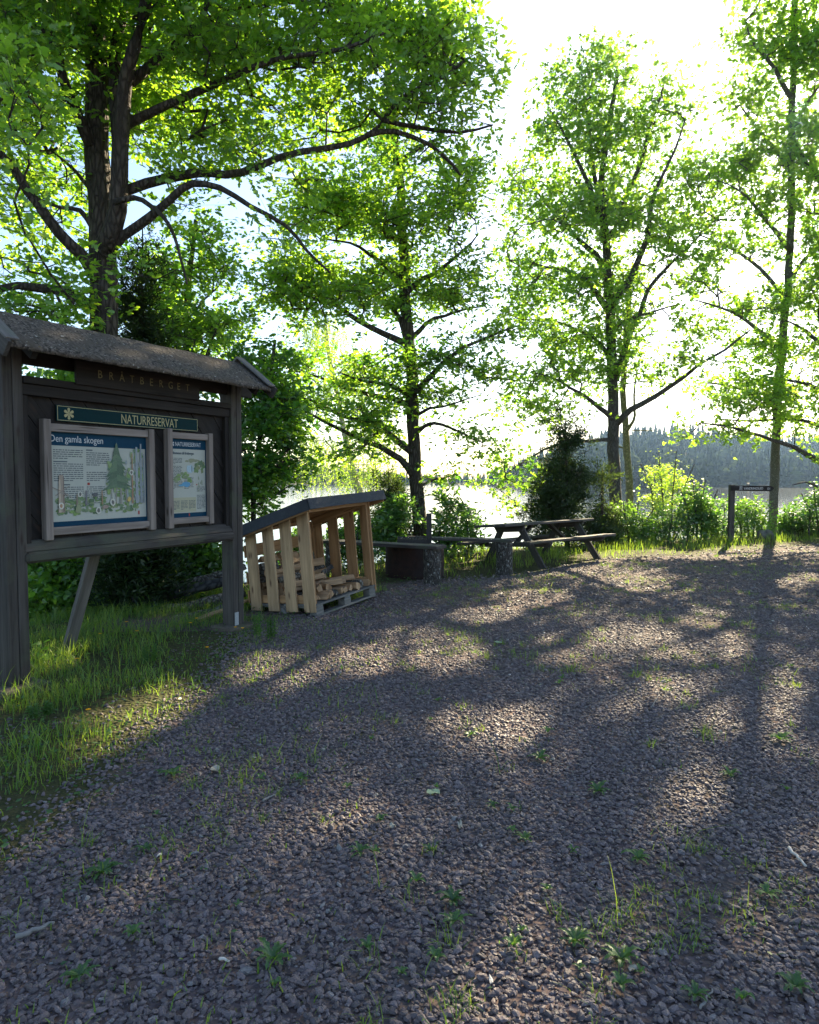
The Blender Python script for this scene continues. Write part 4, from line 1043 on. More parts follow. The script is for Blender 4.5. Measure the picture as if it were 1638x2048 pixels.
    for xe, sgn in ((xR0, -1), (xR1, 1)):
        for s in (1, -1):
            ya = ye - .02 if s == 1 else yr + .32
            p = Vector((xe, ya, zE - .02 if s == 1 else zR - (zR - zE) / (yr - ye) * .32 - .004)); q = Vector((xe, yr, zR + .012))
            mb = MB(); mb.beam(p + Vector((0, 0, -.035)), q + Vector((0, 0, -.035)), .115, .03, (0, 0, 1)); o = mb.build('barge_board', M['wood_post'], E, bevel=.003)
            mb = MB(); mb.beam(p + Vector((-sgn * .035, 0, .038)), q + Vector((-sgn * .035, 0, .038)), .10, .018, (1, 0, 0)); mb.build('barge_cap', M['wood_grey'], E, bevel=.003)
    bx('ridge_beam', xR0 + .05, xR1 - .05, yr - .03, yr + .03, zR - .16, zR - .06, 'wood_dark')
    for x in (ps / 2, Wd + ps / 2):
        mb = MB(); mb.beam((x, ye + .06, zE - .045), (x, yr - .001, zR - .055), .08, .045, (0, 0, 1)); mb.beam((x, yr + .26, zR - (zR - zE) / (yr - ye) * .26 - .055), (x, yr + .001, zR - .055), .08, .045, (0, 0, 1)); mb.build('rafter', M['wood_dark'], E)
    # slanting braces behind
    for x, xx in ((1.03, 1.09),):
        mb = MB(); mb.beam((x, .16, 1.5), (xx, .99, -.25), .045, .115, (0, 1, 0)); mb.build('brace', M['wood_grey'], E, bevel=.004)
board()

# ------------------------------------------------------------------ woodshed on a pallet
P0 = G(634, 1235); FV = Vector((.47, .883, 0)).normalized(); SV = Vector((-FV.y, FV.x, 0))
WS = Matrix.Rotation(math.radians(-4.6), 4, 'Y') @ Matrix(((FV.x, SV.x, 0, 0), (FV.y, SV.y, 0, 0), (0, 0, 1, 0), (0, 0, 0, 1)))
WSW = Matrix.Translation(Vector((P0[0], P0[1], 0))) @ WS
def woodshed():
    E = empty('woodshed', (0, 0, 0)); E.matrix_world = WSW
    tag(E, 'slatted pine firewood shelter with sloping dark felt roof standing on a pallet', 'woodshed')
    LX, LY = 1.32, .98
    x, y, z = (1, 0, 0), (0, 1, 0), (0, 0, 1)
    # pallet
    pal = None
    mb = MB()
    for i in range(6): mb.box((LX / 2, .06 + i * (LY - .12) / 5, .135), (x, y, z), (LX, .125, .022))
    pal = mb.build('pallet', M['pallet'], E, bevel=.003)
    mb = MB()
    for Y_ in (.05, LY / 2, LY - .05): mb.box((LX / 2, Y_, .011), (x, y, z), (LX, .10, .022))
    mb.build('bottom_board', M['pallet'], pal, bevel=.003)
    mb = MB()
    for X_ in (.08, LX / 2, LX - .08): mb.box((X_, LY / 2, .112), (y, x, z), (LY - .01, .12, .0215))
    mb.build('stringer', M['pallet'], pal)
    for X_ in (.075, LX / 2, LX - .075):
        for Y_ in (.052, LY / 2, LY - .052):
            mb = MB(); mb.box((X_, Y_, .0615), (x, y, z), (.145, .098, .078)); mb.build('block', M['pallet'], pal, bevel=.004)
    zf, zb = 1.30, 1.04
    def roofz(Y_): return zf + (zb - zf) * Y_ / LY
    for X_, mm, yo in ((-.012, 'pine_grey', 0), (LX + .012, 'pine', 0)):
        for Y_ in (.075, .335, .60, .865):
            a, b = Y_ - .08, Y_ + .08; zt0, zt1 = roofz(a) + .0, roofz(b) + .0; zb_ = .06 + random.uniform(-.006, .006)
            t = .011; mb = MB()
            mb.hexa([(X_ - t, a, zb_), (X_ - t, a, zt0), (X_ - t, b, zt1), (X_ - t, b, zb_), (X_ + t, a, zb_), (X_ + t, a, zt0), (X_ + t, b, zt1), (X_ + t, b, zb_)])
            mb.build('slat', M[mm], E, bevel=.003)
        s = 1 if X_ < 0 else -1
        for Y_ in (.03, LY - .03):
            mb = MB(); mb.box((X_ + s * .036, Y_ + .02 * (1 if Y_ < .5 else -1), (.148 + roofz(Y_) - .03) / 2), (z, x, y), (roofz(Y_) - .03 - .148, .045, .07)); mb.build('corner_post', M['pine'], E, bevel=.003)
        mb = MB(); p = Vector((X_ + s * .035, .07, roofz(.07) - .055)); q = Vector((X_ + s * .035, LY - .07, roofz(LY - .07) - .055)); mb.beam(p, q, .095, .022, (0, 0, 1)); mb.build('side_rail', M['pine'], E, bevel=.003)
        mb = MB(); mb.box((X_ + s * .035, LY / 2, .20), (y, z, x), (LY - .15, .10, .022)); mb.build('side_rail', M['pine'], E, bevel=.003)
    for z0, z1 in ((.15, .30), (.385, .52), (.70, .85), (.985, zb - .005)):
        mb = MB(); mb.box((LX / 2, LY + .012, (z0 + z1) / 2), (x, z, y), (LX - .004, z1 - z0, .022)); mb.build('back_board', M['pine'], E, bevel=.003)
    mb = MB(); mb.box((LX / 2, .03, zf - .055), (x, z, y), (LX - .01, .085, .03)); mb.build('lintel', M['pine'], E, bevel=.003)
    # roof: pine boards under felt with folded edges
    ov0, ov1, os0, os1 = .13, .10, .16, .20
    sl = Vector((0, LY, zb - zf)).normalized(); up = Vector((1, 0, 0)).cross(sl)
    def rp(X_, d, h): return Vector((X_, 0, zf)) + sl * d + up * h
    Ls = (LY + ov1) / sl.y
    mb = MB(); k = 7; tot = Ls + ov0
    for i in range(k):
        a = -ov0 + .006 + tot * i / k; b = a + tot / k - .006
        mb.hexa([rp(-os0 + .008, a, .003), rp(LX + os1 - .008, a, .003), rp(LX + os1 - .008, b, .003), rp(-os0 + .008, b, .003), rp(-os0 + .008, a, .022), rp(LX + os1 - .008, a, .022), rp(LX + os1 - .008, b, .022), rp(-os0 + .008, b, .022)])
    rb = mb.build('roof_boards', M['pine'], E)
    mb = MB(); h0 = .024
    mb.hexa([rp(-os0, -ov0, h0), rp(LX + os1, -ov0, h0), rp(LX + os1, Ls, h0), rp(-os0, Ls, h0), rp(-os0, -ov0, .036), rp(LX + os1, -ov0, .036), rp(LX + os1, Ls, .036), rp(-os0, Ls, .036)])
    def skirt(p, q, h, off):
        p, q, off = Vector(p), Vector(q), Vector(off); nseg = 14; vv = []
        for i in range(nseg + 1):
            c = p.lerp(q, i / nseg); w = off.normalized() * (.006 * mnoise.noise(c * 5)); hh = h + .008 * mnoise.noise(c * 4 + Vector((9, 0, 0)))
            vv.append((c + off, c + off - up * hh + w, c, c - up * hh + w))
        for i in range(nseg):
            A_, B_ = vv[i], vv[i + 1]
            mb.quad([A_[0], A_[1], B_[1], B_[0]]); mb.quad([A_[2], B_[2], B_[3], A_[3]]); mb.quad([A_[1], A_[3], B_[3], B_[1]]); mb.quad([A_[0], B_[0], B_[2], A_[2]])
    skirt(rp(-os0, -ov0 - .001, .037), rp(LX + os1, -ov0 - .001, .037), .125, -sl * .012)
    skirt(rp(-os0 - .001, Ls, .037), rp(-os0 - .001, -ov0, .037), .125, (-.012, 0, 0))
    skirt(rp(LX + os1 + .001, -ov0, .037), rp(LX + os1 + .001, Ls, .037), .125, (.012, 0, 0))
    mb.build('roof_felt', M['felt'], E)
    mb = MB(); mb.beam(rp(-os0 + .02, -ov0 + .02, -.055), rp(-os0 + .02, Ls, -.055), .10, .02, (0, 0, 1)); mb.beam(rp(LX + os1 - .02, -ov0 + .02, -.055), rp(LX + os1 - .02, Ls, -.055), .10, .02, (0, 0, 1)); mb.build('barge_board', M['pine'], E, bevel=.003)
    # firewood: every split log on its own
    def log(c, ax, L, r, barky=False, char=False):
        ax = Vector(ax).normalized(); ref = Vector((0, 0, 1)) if abs(ax.z) < .8 else Vector((1, 0, 0)); a = ax.cross(ref).normalized(); b = ax.cross(a)
        k = random.choice((3, 4, 4, 5)); an = sorted(random.uniform(0, 2 * PI / k) * .5 + i * 2 * PI / k for i in range(k)); rr = [r * random.uniform(.75, 1.15) for _ in range(k)]
        mb = MB(); tw = random.uniform(-.25, .25); ring = []
        for e in range(4):
            t = e / 3 - .5; o = (a * random.uniform(-1, 1) + b * random.uniform(-1, 1)) * r * .06
            ring.append([Vector(c) + ax * L * (t + random.uniform(-.015, .015)) + o + (a * math.cos(q + tw * t) + b * math.sin(q + tw * t)) * rr[i] for i, q in enumerate(an)])
        o2 = random.uniform(0, 30)
        for e in range(3):
            for i in range(k):
                j = (i + 1) % k; w = (ring[e][i] - ring[e][j]).length
                mb.quad([ring[e][i], ring[e + 1][i], ring[e + 1][j], ring[e][j]], [(e * L / 3 + o2, i + o2), ((e + 1) * L / 3 + o2, i + o2), ((e + 1) * L / 3 + o2, i + w + o2), (e * L / 3 + o2, i + w + o2)])
        mb.quad(ring[0], [(o2 + i * .01, o2 + math.cos(q) * .05) for i, q in enumerate(an)]); mb.quad(ring[3][::-1], [(o2 + i * .01, o2 + math.cos(q) * .05) for i, q in enumerate(an)])
        o = mb.build('firewood_log', M['log_black'] if char else (M['log_dead'] if barky else M['log_split']), None)
        o.matrix_world = WSW
        tag(o, 'charred black log lying on top of the split firewood' if char else ('bark covered firewood log stacked inside the slatted shelter' if barky else 'pale split firewood log stacked inside the slatted shelter'), 'firewood', 'split firewood in the slatted shelter')
    for row, (y0, zt) in enumerate(((.82, .60), (.69, .52), (.56, .42), (.43, .30))):
        nlev = int((zt - .15) / .075) + 1
        for lv in range(nlev):
            zz = .195 + lv * .075
            for q in range(3 if row < 2 else (3 if lv == 0 else 2)):
                X_ = .24 + q * .37 + random.uniform(-.03, .03)
                if row >= 2 and lv >= 1 and q == 2: continue
                log((X_, y0 + random.uniform(-.02, .02), zz), (1, random.uniform(-.25, .25), random.uniform(-.05, .05)), random.uniform(.28, .34), random.uniform(.046, .062), random.random() < .25)
    for q in range(10):
        log((.12 + q * .118 + random.uniform(-.02, .02), .17 + random.uniform(-.03, .03), .198), (random.uniform(-.35, .35), 1, random.uniform(-.06, .06)), random.uniform(.26, .31), random.uniform(.045, .06), random.random() < .2)
    for q in range(6):
        log((.16 + q * .15 + random.uniform(-.03, .03), .22 + random.uniform(-.03, .03), .285), (random.uniform(-1, 1), .8, random.uniform(-.1, .1)), random.uniform(.26, .32), random.uniform(.042, .056), random.random() < .2)
    log((.98, .50, .40), (1, .2, .1), .34, .035, char=True)
woodshed()

# ------------------------------------------------------------------ benches, stumps, fire ring, grill
def stump(label, px, py, wpx, h):
    c = G(px, py); r = wpx / F * c[1] / 2; c[1] += r * .8; z = tz(c[0], c[1])
    E = empty('log_stump', (c[0], c[1], z)); tag(E, label, 'stump', 'log stumps carrying the benches')
    n = 26; mb = MB()
    rings = [(-.05, 1.10), (.03, 1.05), (.12, 1.0), (.3, .97), (.6, .96), (.85, .98), (1.0, .97)]
    o = random.uniform(0, 40); V = []
    for t, k in rings:
        V.append([Vector((math.cos(a / n * 2 * PI), math.sin(a / n * 2 * PI), 0)) * r * k * (1 + .09 * mnoise.noise(Vector((math.cos(a / n * 2 * PI) * 2 + o, math.sin(a / n * 2 * PI) * 2, t * 1.5)))) + Vector((0, 0, t * h)) for a in range(n)])
    for i in range(len(V) - 1):
        for a in range(n): mb.quad([V[i][a], V[i][(a + 1) % n], V[i + 1][(a + 1) % n], V[i + 1][a]])
    mb.build('bark', M['bark_stump'], E, smooth=False)
    mb = MB(); mb.quad([p + Vector((0, 0, .002)) for p in V[-1]], [(p.x, p.y) for p in V[-1]]); mb.build('cut_face', M['wood_grey'], E)
    return c, z
c1, z1 = stump('lichen speckled stump carrying the right end of the near bench by the fire ring', 865, 1172, 37, .535)
c2, z2 = stump('tall lichen covered stump under the far bench in front of the picnic table', 1010, 1148, 35, .545)
cA = np.array([-1.45, 11.25]); cB = np.array([-.05, 12.15])
def stump_at(label, x, y, r, top):
    z = tz(x, y); E = empty('log_stump', (x, y, z)); tag(E, label, 'stump', 'log stumps carrying the benches')
    mb = MB(); mb.tube([(0, 0, -.1), (0, 0, .1), (0, 0, (top - z) * .6), (0, 0, top - z - .002)], [r * 1.06, r, r * .97, r * .98], 20, .15); mb.build('bark', M['bark_stump'], E)
    return z
stump_at('stump behind the woodshed under the left end of the near bench', cA[0] + .2, cA[1] - .1, .13, .535)
stump_at('stump behind the fire ring under the left end of the far bench', cB[0] + .16, cB[1] - .08, .13, .545)
def bench(label, a, b, w, t, ztop):
    p = Vector((a[0], a[1], 0)); q = Vector((b[0], b[1], 0)); d = (q - p).normalized(); q = q + d * .16
    m = (p + q) / 2; E = MB(); E.beam((p.x - m.x, p.y - m.y, ztop - .02), (q.x - m.x, q.y - m.y, ztop), w, t, (-d.y, d.x, 0))
    o = E.build('plank_bench', M['table'], None, bevel=.006); o.location = (m.x, m.y, t / 2)
    tag(o, label, 'bench', 'plank benches round the fire ring')
bench('weathered plank bench in front of the rusty fire ring', cA, c1[:2], .30, .05, z1 + .535)
bench('thin plank bench behind the fire ring and grill', cB, c2[:2], .27, .045, z2 + .545)

def fire_ring():
    c = np.array([.085, 11.02]); z = tz(*c); r = .475; h = .50 - z
    E = empty('fire_ring', (c[0], c[1], z)); tag(E, 'big rusty steel fire ring between the benches', 'fire ring')
    n = 64; mb = MB()
    prof = [(r, -.06), (r, h), (r - .008, h), (r - .008, .1)]
    def P(a, p): an = a / n * 2 * PI; return Vector((math.cos(an) * p[0], math.sin(an) * p[0], p[1]))
    for i in range(3):
        for a in range(n): mb.quad([P(a, prof[i]), P(a + 1, prof[i]), P(a + 1, prof[i + 1]), P(a, prof[i + 1])])
    mb.build('wall', M['rust'], E, smooth=False)
    mb = MB(); mb.tube([P(a, (r + .001, h)) for a in range(n + 1)], [.009] * (n + 1), 6); mb.build('rim', M['rust'], E, smooth=True)
    mb = MB(); mb.quad([P(a, (r - .009, .12 + .02 * math.sin(a))) for a in range(n)]); mb.build('ash_bed', M['ash'], E)
    # swivelling grill
    g = empty('grill_stand', (c[0] + .24, c[1] + .30, z)); tag(g, 'black iron post with swing out grill over the fire ring', 'grill')
    gz = h + z - tz(c[0] + .24, c[1] + .30)
    mb = MB(); mb.box((0, 0, .47), ((0, 0, 1), (1, 0, 0), (0, 1, 0)), (1.05, .055, .055)); mb.build('post', M['iron'], g, bevel=.004)
    mb = MB(); mb.box((0, 0, .665), ((0, 0, 1), (1, 0, 0), (0, 1, 0)), (.66, .085, .085)); mb.build('sleeve', M['iron'], g, bevel=.005)
    mb = MB(); x0, x1, y0, y1, zc = -.52, -.045, -.42, .10, h + .075
    for p, q in (((x0, y0), (x1, y0)), ((x0, y1), (x1, y1)), ((x0, y0), (x0, y1)), ((x1, y0), (x1, y1))):
        mb.beam((*p, zc), (*q, zc), .075, .006, (0, 0, 1))
    mb.beam((x1, -.02, zc), (0, -.02, zc), .06, .03, (0, 0, 1)); mb.build('grill_frame', M['iron'], g)
    mb = MB()
    for i in range(19):
        xx = x0 + (x1 - x0) * (i + .5) / 19; mb.tube([(xx, y0, zc + .02), (xx, y1, zc + .02)], [.005, .005], 6)
    mb.build('grate', M['iron'], g)
fire_ring()

# ------------------------------------------------------------------ picnic table
def picnic():
    ft = Vector((2.42, 12.02, 0)); l = Vector((.743, .67, 0)).normalized(); c = Vector((-l.y, l.x, 0))   # c points away from the viewer
    rot = Matrix(((l.x, c.x, 0, 0), (l.y, c.y, 0, 0), (0, 0, 1, 0), (0, 0, 0, 1))) @ Matrix.Rotation(math.radians(-4.3), 4, 'X')
    E = empty('picnic_table', (0, 0, 0)); E.matrix_world = Matrix.Translation(ft + Vector((0, 0, .01))) @ rot
    tag(E, 'dark weathered wooden picnic table with attached bench seats facing the lake', 'picnic table')
    FS, SP_ = 1.76, 1.50; x0, x1 = -.60, FS + .42
    X, Yv, Zv = (1, 0, 0), (0, 1, 0), (0, 0, 1); yc = SP_ / 2
    for i in range(5):
        mb = MB(); e = random.uniform(-.015, .015); mb.box(((x0 + x1) / 2 + e, yc - .304 + i * .152, .775), (X, Yv, Zv), (x1 - x0, .144, .044)); mb.build('top_plank', M['table'], E, bevel=.005)
    for y in (.02, SP_ - .02):
        for i in range(2):
            mb = MB(); e = random.uniform(-.015, .015); mb.box(((x0 + x1) / 2 + e, y - .068 + i * .136, .462), (X, Yv, Zv), (x1 - x0 - .06, .128, .044)); mb.build('seat_plank', M['table'], E, bevel=.005)
    for k, xf in enumerate((0, FS)):
        s = 1 if k == 0 else -1
        for a, b in ((.04, yc - .20), (SP_ - .04, yc + .20)):
            d = (Vector((xf, b, .752)) - Vector((xf, a, 0))); p = Vector((xf, a, -.06)); mb = MB(); mb.beam(p, Vector((xf, b, .752)), .125, .048, (0, 1, 0)); mb.build('leg', M['table'], E, bevel=.004)
        xb = xf + s * .050
        mb = MB(); mb.hexa([(xb - .022, .0 - .06, .36), (xb - .022, SP_ + .06, .36), (xb + .022, SP_ + .06, .36), (xb + .022, -.06, .36), (xb - .022, -.14, .438), (xb - .022, SP_ + .14, .438), (xb + .022, SP_ + .14, .438), (xb + .022, -.14, .438)]); mb.build('cross_beam', M['table'], E, bevel=.004)
        xb = xf - s * .050
        mb = MB(); mb.hexa([(xb - .022, yc - .30, .64), (xb - .022, yc + .30, .64), (xb + .022, yc + .30, .64), (xb + .022, yc - .30, .64), (xb - .022, yc - .37, .752), (xb - .022, yc + .37, .752), (xb + .022, yc + .37, .752), (xb + .022, yc - .37, .752)]); mb.build('cross_beam', M['table'], E, bevel=.004)
        mb = MB(); mb.beam((xf + s * .075, yc, .40), (xf + s * .62, yc, .748), .095, .044, (0, 1, 0)); mb.build('brace', M['table'], E, bevel=.004)
picnic()

# ------------------------------------------------------------------ trail sign
def trail_sign():
    b = G(1461, 1086); z = tz(b[0], b[1]); D = b[1]
    E = empty('trail_sign', (b[0], b[1], z)); tag(E, 'dark wooden hiking trail signpost with a pointed arm aimed at the leaning maple', 'signpost')
    zt = A(1461, 970, D)[2] - z; zs = .135
    mb = MB(); mb.box((0, 0, zt / 2 - .15), ((0, 0, 1), (1, 0, 0), (0, 1, 0)), (zt + .3, .125, .10)); mb.build('post', M['table'], E, bevel=.006)
    L = 1.04; zc = zt - .07; y = -.052; t = .024
    mb = MB(); a = zc - zs / 2; c_ = zc + zs / 2 - .004
    pr = [(-.06, a), (L - .13, a - .014), (L - .07, zc - .035), (L - .05, zc - .012), (L - .07, zc + .02), (L - .13, c_ - .014), (-.06, c_)]
    k = len(pr)
    mb.quad([(x, y - t, z_) for x, z_ in pr], [(x, z_) for x, z_ in pr]); mb.quad([(x, y, z_) for x, z_ in pr][::-1], [(x, z_) for x, z_ in pr][::-1])
    for i in range(k):
        p, q = pr[i], pr[(i + 1) % k]; mb.quad([(p[0], y - t, p[1]), (p[0], y, p[1]), (q[0], y, q[1]), (q[0], y - t, q[1])])
    arm = mb.build('sign_arm', M['wood_dark'], E)
    FR = Matrix(((1, 0, 0, 0), (0, 0, -1, 0), (0, 1, 0, 0), (0, 0, 0, 1)))
    tilt = Matrix.Rotation(-.012, 4, 'Y')
    def T(x, z_): return Matrix.Translation((x, y - t - .001, z_)) @ tilt @ FR
    text_mesh('lettering', 'VANDRINGSLED', .082, M['sign_ink'], arm, T(.255, zc - .042), .78)
    mb = MB()
    for x in (.165, .205):                                   # two little walkers
        mb.quad([(x + .011 * math.cos(a_ / 8 * 6.283), y - t - .0015, zc + .028 + .011 * math.sin(a_ / 8 * 6.283)) for a_ in range(8)])
        for p, q, w in (((x, .016), (x, -.014), .010), ((x, -.012), (x - .014, -.046), .006), ((x, -.012), (x + .012, -.046), .006), ((x, .012), (x + .017, -.008), .005)):
            dx, dz = q[0] - p[0], q[1] - p[1]; ln = math.hypot(dx, dz); nx_, nz_ = -dz / ln * w / 2, dx / ln * w / 2
            mb.quad([(p[0] - nx_, y - t - .0015, zc + p[1] - nz_), (q[0] - nx_, y - t - .0015, zc + q[1] - nz_), (q[0] + nx_, y - t - .0015, zc + q[1] + nz_), (p[0] + nx_, y - t - .0015, zc + p[1] + nz_)])
    mb.build('walker_symbol', M['sign_ink'], arm)
    mb = MB(); 
    for cx in (.845,):
        for i in range(12):
            a0, a1 = i / 12 * 2 * PI, (i + 1) / 12 * 2 * PI; f = lambda an, r: (cx + r * .8 * math.cos(an), y - t - .0015, zc - .018 + r * math.sin(an)); mb.quad([f(a0, .019), f(a0, .027), f(a1, .027), f(a1, .019)][::-1])
    mb.beam((.885, y - t - .001, zc - .042), (.885, y - t - .001, zc + .008), .007, .001, (1, 0, 0)); mb.build('trail_symbol', M['sign_ink'], arm)
trail_sign()

# ------------------------------------------------------------------ dead logs behind the board
def dead_log(label, p0, p1, r, mat, name='dead_log'):
    a, b = Vector(p0), Vector(p1); n = 12; o = random.uniform(0, 30)
    pts = [a.lerp(b, i / (n - 1)) + Vector((0, 0, .05 * mnoise.noise(Vector((i * .4 + o, 0, 0))))) + Vector((.04 * mnoise.noise(Vector((0, i * .4 + o, 0))), 0, 0)) for i in range(n)]
    c = (a + b) / 2; mb = MB(); mb.tube([p - c for p in pts], [r * (1 - .35 * i / n) * (1.15 if i == 0 else 1) for i in range(n)], 14, .25)
    o = mb.build(name, M[mat], None, smooth=True); o.location = c
    tag(o, label, 'log', 'dead logs piled behind the board')
def GL(px, py, z=0.0, lift=.0):
    p = G(px, py, z); return (p[0], p[1], z + lift)
dead_log('long dark smooth log lying across the pile behind the right board post', A(265, 1206, 8.3), A(470, 1158, 9.0), .085, 'log_black')
dead_log('grey barked log at the top of the pile behind the right board post', A(330, 1182, 9.0), A(490, 1135, 9.6), .07, 'log_dead')
dead_log('ragged grey log in front of the dark log, under the board', A(300, 1235, 8.1), A(490, 1185, 8.6), .085, 'log_dead')
dead_log('pale broken log lowest in the pile beside the right board post', A(330, 1250, 7.7), A(480, 1205, 8.3), .055, 'log_dead')
dead_log('thin straw coloured pole sticking out beside the right board post', A(400, 1238, 7.5), A(500, 1200, 8.3), .030, 'log_split', 'wood_pole')
dead_log('dark log half buried at the left foot of the pile', A(250, 1246, 8.0), A(400, 1238, 8.2), .06, 'log_dead')

# ------------------------------------------------------------------ gravel stones (instanced, one mass)
def gravel():
    pts = []
    for y0, y1, dens, sz in ((1.55, 3.2, 5000, .76), (3.2, 5.2, 4600, .72), (5.2, 8.2, 2900, .8), (8.2, 12.5, 800, 1.05), (12.5, 19, 200, 1.4)):
        w = lambda y: .66 * y + 3.2
        n = int(dens * (y1 - y0) * (w(y0) + w(y1)))
        y = R.uniform(y0, y1, n); x = R.uniform(-1, 1, n) * w(y1)
        m = (np.abs(x) < w(y) - R.random(n) ** 2 * 1.6) & ((np.abs(x) < .66 * y + 1.0) | (R.random(n) < .6)); x, y = x[m], y[m]
        vd = verge_dist(x, y); keep = R.random(len(x)) < np.clip(.75 - vd * 2.0, .05, 1)
        keep &= (y < rim_y(x) + R.normal(0, .15, len(x))) & (edge_dist(x, y) < 0) & ~((x < -2.2) & (y > 4.5) & (vd > .2))
        keep &= ~((x < -2.6) & (y > 4.9))
        # thin worn patches where soil and moss show
        nv = np.array([mnoise.noise(Vector((a * 1.1, b * 1.1, 3.3))) for a, b in zip(x, y)])
        keep &= R.random(len(x)) < np.clip(1.25 - np.maximum(nv, 0) * 1.6 * np.clip((x + .6) * .8, .15, 1), .25, 1)
        x, y = x[keep], y[keep]
        s = np.exp(np.minimum(R.normal(-.16, .40, len(x)), .55)) * .0125 * sz
        pts.append(np.column_stack([x, y, s]))
    P = np.concatenate(pts); n = len(P); print('STONES', n)
    me = bpy.data.meshes.new('gravel'); me.vertices.add(n)
    z = terrain(P[:, 0], P[:, 1]) + P[:, 2] * R.uniform(.0, .6, n)
    me.vertices.foreach_set('co', np.column_stack([P[:, 0], P[:, 1], z]).astype(np.float32).ravel())
    for nm, val in (('scl', P[:, 2:3] * np.column_stack([R.uniform(.8, 1.35, n), R.uniform(.65, 1.0, n), R.uniform(.32, .68, n)])), ('rot', np.column_stack([R.normal(0, .26, n), R.normal(0, .26, n), R.uniform(0, 6.28, n)]))):
        a = me.attributes.new(nm, 'FLOAT_VECTOR', 'POINT'); a.data.foreach_set('vector', val.astype(np.float32).ravel())
    a = me.attributes.new('pick', 'INT', 'POINT'); a.data.foreach_set('value', R.integers(0, 6, n).astype(np.int32))
    o = link(bpy.data.objects.new('gravel', me)); kind(o, 'stuff'); o['label'] = 'crushed purple grey gravel covering the yard'
    ng = bpy.data.node_groups.new('gravel_scatter', 'GeometryNodeTree')
    ng.interface.new_socket('Geometry', in_out='INPUT', socket_type='NodeSocketGeometry'); ng.interface.new_socket('Geometry', in_out='OUTPUT', socket_type='NodeSocketGeometry')
    N = ng.nodes; Lk = ng.links.new
    gi, go = N.new('NodeGroupInput'), N.new('NodeGroupOutput')
    gti = N.new('GeometryNodeGeometryToInstance')
    for i in range(6):
        ico = N.new('GeometryNodeMeshIcoSphere'); ico.inputs['Radius'].default_value = 1; ico.inputs['Subdivisions'].default_value = 2
        sp = N.new('GeometryNodeSetPosition'); nt = N.new('ShaderNodeTexNoise'); nt.noise_dimensions = '4D'
        nt.inputs['Scale'].default_value = .85; nt.inputs['W'].default_value = i * 3.7 + 1.1; nt.inputs['Detail'].default_value = 1.5
        sub = N.new('ShaderNodeVectorMath'); sub.operation = 'SUBTRACT'; sub.inputs[1].default_value = (.5, .5, .5)
        ml = N.new('ShaderNodeVectorMath'); ml.operation = 'SCALE'; ml.inputs['Scale'].default_value = 2.3
        col = nt.outputs['Color']; Lk(col, sub.inputs[0]); Lk(sub.outputs[0], ml.inputs[0]); Lk(ml.outputs[0], sp.inputs['Offset']); Lk(ico.outputs[0], sp.inputs[0])
        # chop to flat facets: snap to a coarse grid
        sn = N.new('GeometryNodeSetPosition'); pos = N.new('GeometryNodeInputPosition'); sv = N.new('ShaderNodeVectorMath'); sv.operation = 'SNAP'; sv.inputs[1].default_value = (.42, .38, .5)
        mx = N.new('ShaderNodeMix'); mx.data_type = 'VECTOR'; mx.inputs[0].default_value = .55
        Lk(pos.outputs[0], sv.inputs[0]); Lk(pos.outputs[0], mx.inputs[4]); Lk(sv.outputs[0], mx.inputs[5]); Lk(mx.outputs[1], sn.inputs['Position']); Lk(sp.outputs[0], sn.inputs[0])
        sh = N.new('GeometryNodeSetShadeSmooth'); sh.inputs['Shade Smooth'].default_value = False; Lk(sn.outputs[0], sh.inputs[0])
        sm = N.new('GeometryNodeSetMaterial'); sm.inputs['Material'].default_value = M['stone']; Lk(sh.outputs[0], sm.inputs[0]); Lk(sm.outputs[0], gti.inputs[0])
    iop = N.new('GeometryNodeInstanceOnPoints'); iop.inputs['Pick Instance'].default_value = True
    def at(nm, typ):
        q = N.new('GeometryNodeInputNamedAttribute'); q.data_type = typ; q.inputs['Name'].default_value = nm; return q.outputs[0]
    Lk(gi.outputs[0], iop.inputs['Points']); Lk(gti.outputs[0], iop.inputs['Instance']); Lk(at('pick', 'INT'), iop.inputs['Instance Index'])
    Lk(at('rot', 'FLOAT_VECTOR'), iop.inputs['Rotation']); Lk(at('scl', 'FLOAT_VECTOR'), iop.inputs['Scale']); Lk(iop.outputs[0], go.inputs[0])
    md = o.modifiers.new('scatter', 'NODES'); md.node_group = ng
    me.materials.append(M['stone'])
gravel()

# ------------------------------------------------------------------ grass
def blades(name, x, y, h, w, mat, lean=.5, tintb=.5, label=None, seed_heads=False):
    n = len(x); z = terrain(x, y) - .01
    an = R.uniform(0, 6.28, n); bend = R.uniform(.1, 1, n) * lean; d = np.column_stack([np.cos(an), np.sin(an), np.zeros(n)])
    fa = an + PI / 2 + R.normal(0, .5, n); s = np.column_stack([np.cos(fa), np.sin(fa), np.zeros(n)])
    p = np.column_stack([x, y, z]); V = []
    for t, ww in ((0, .8), (.4, 1.0), (.75, .7), (1, 0)):
        c = p + d * (bend * h * t ** 1.8)[:, None] + np.array([0, 0, 1.]) * (h * (t - .35 * bend * t ** 2))[:, None]
        if ww > 0: V += [c - s * (w * ww / 2)[:, None], c + s * (w * ww / 2)[:, None]]
        else: V += [c]
    V = np.stack(V, 1); b = np.arange(n)[:, None] * 7
    q = np.concatenate([b + np.array([0, 1, 3, 2]), b + np.array([2, 3, 5, 4])]); t3 = b + np.array([4, 5, 6])
    tn = np.clip(tintb + R.normal(0, .25, n), 0, 1)
    o = np_mesh(name, V.reshape(-1, 3), [q, t3], mat, tint=np.repeat(tn, 7)); kind(o, 'stuff')
    if label: o['label'] = label
    return o
def clump_noise(x, y, s, z): return np.array([mnoise.noise(Vector((a * s, b * s, z))) for a, b in zip(x, y)])
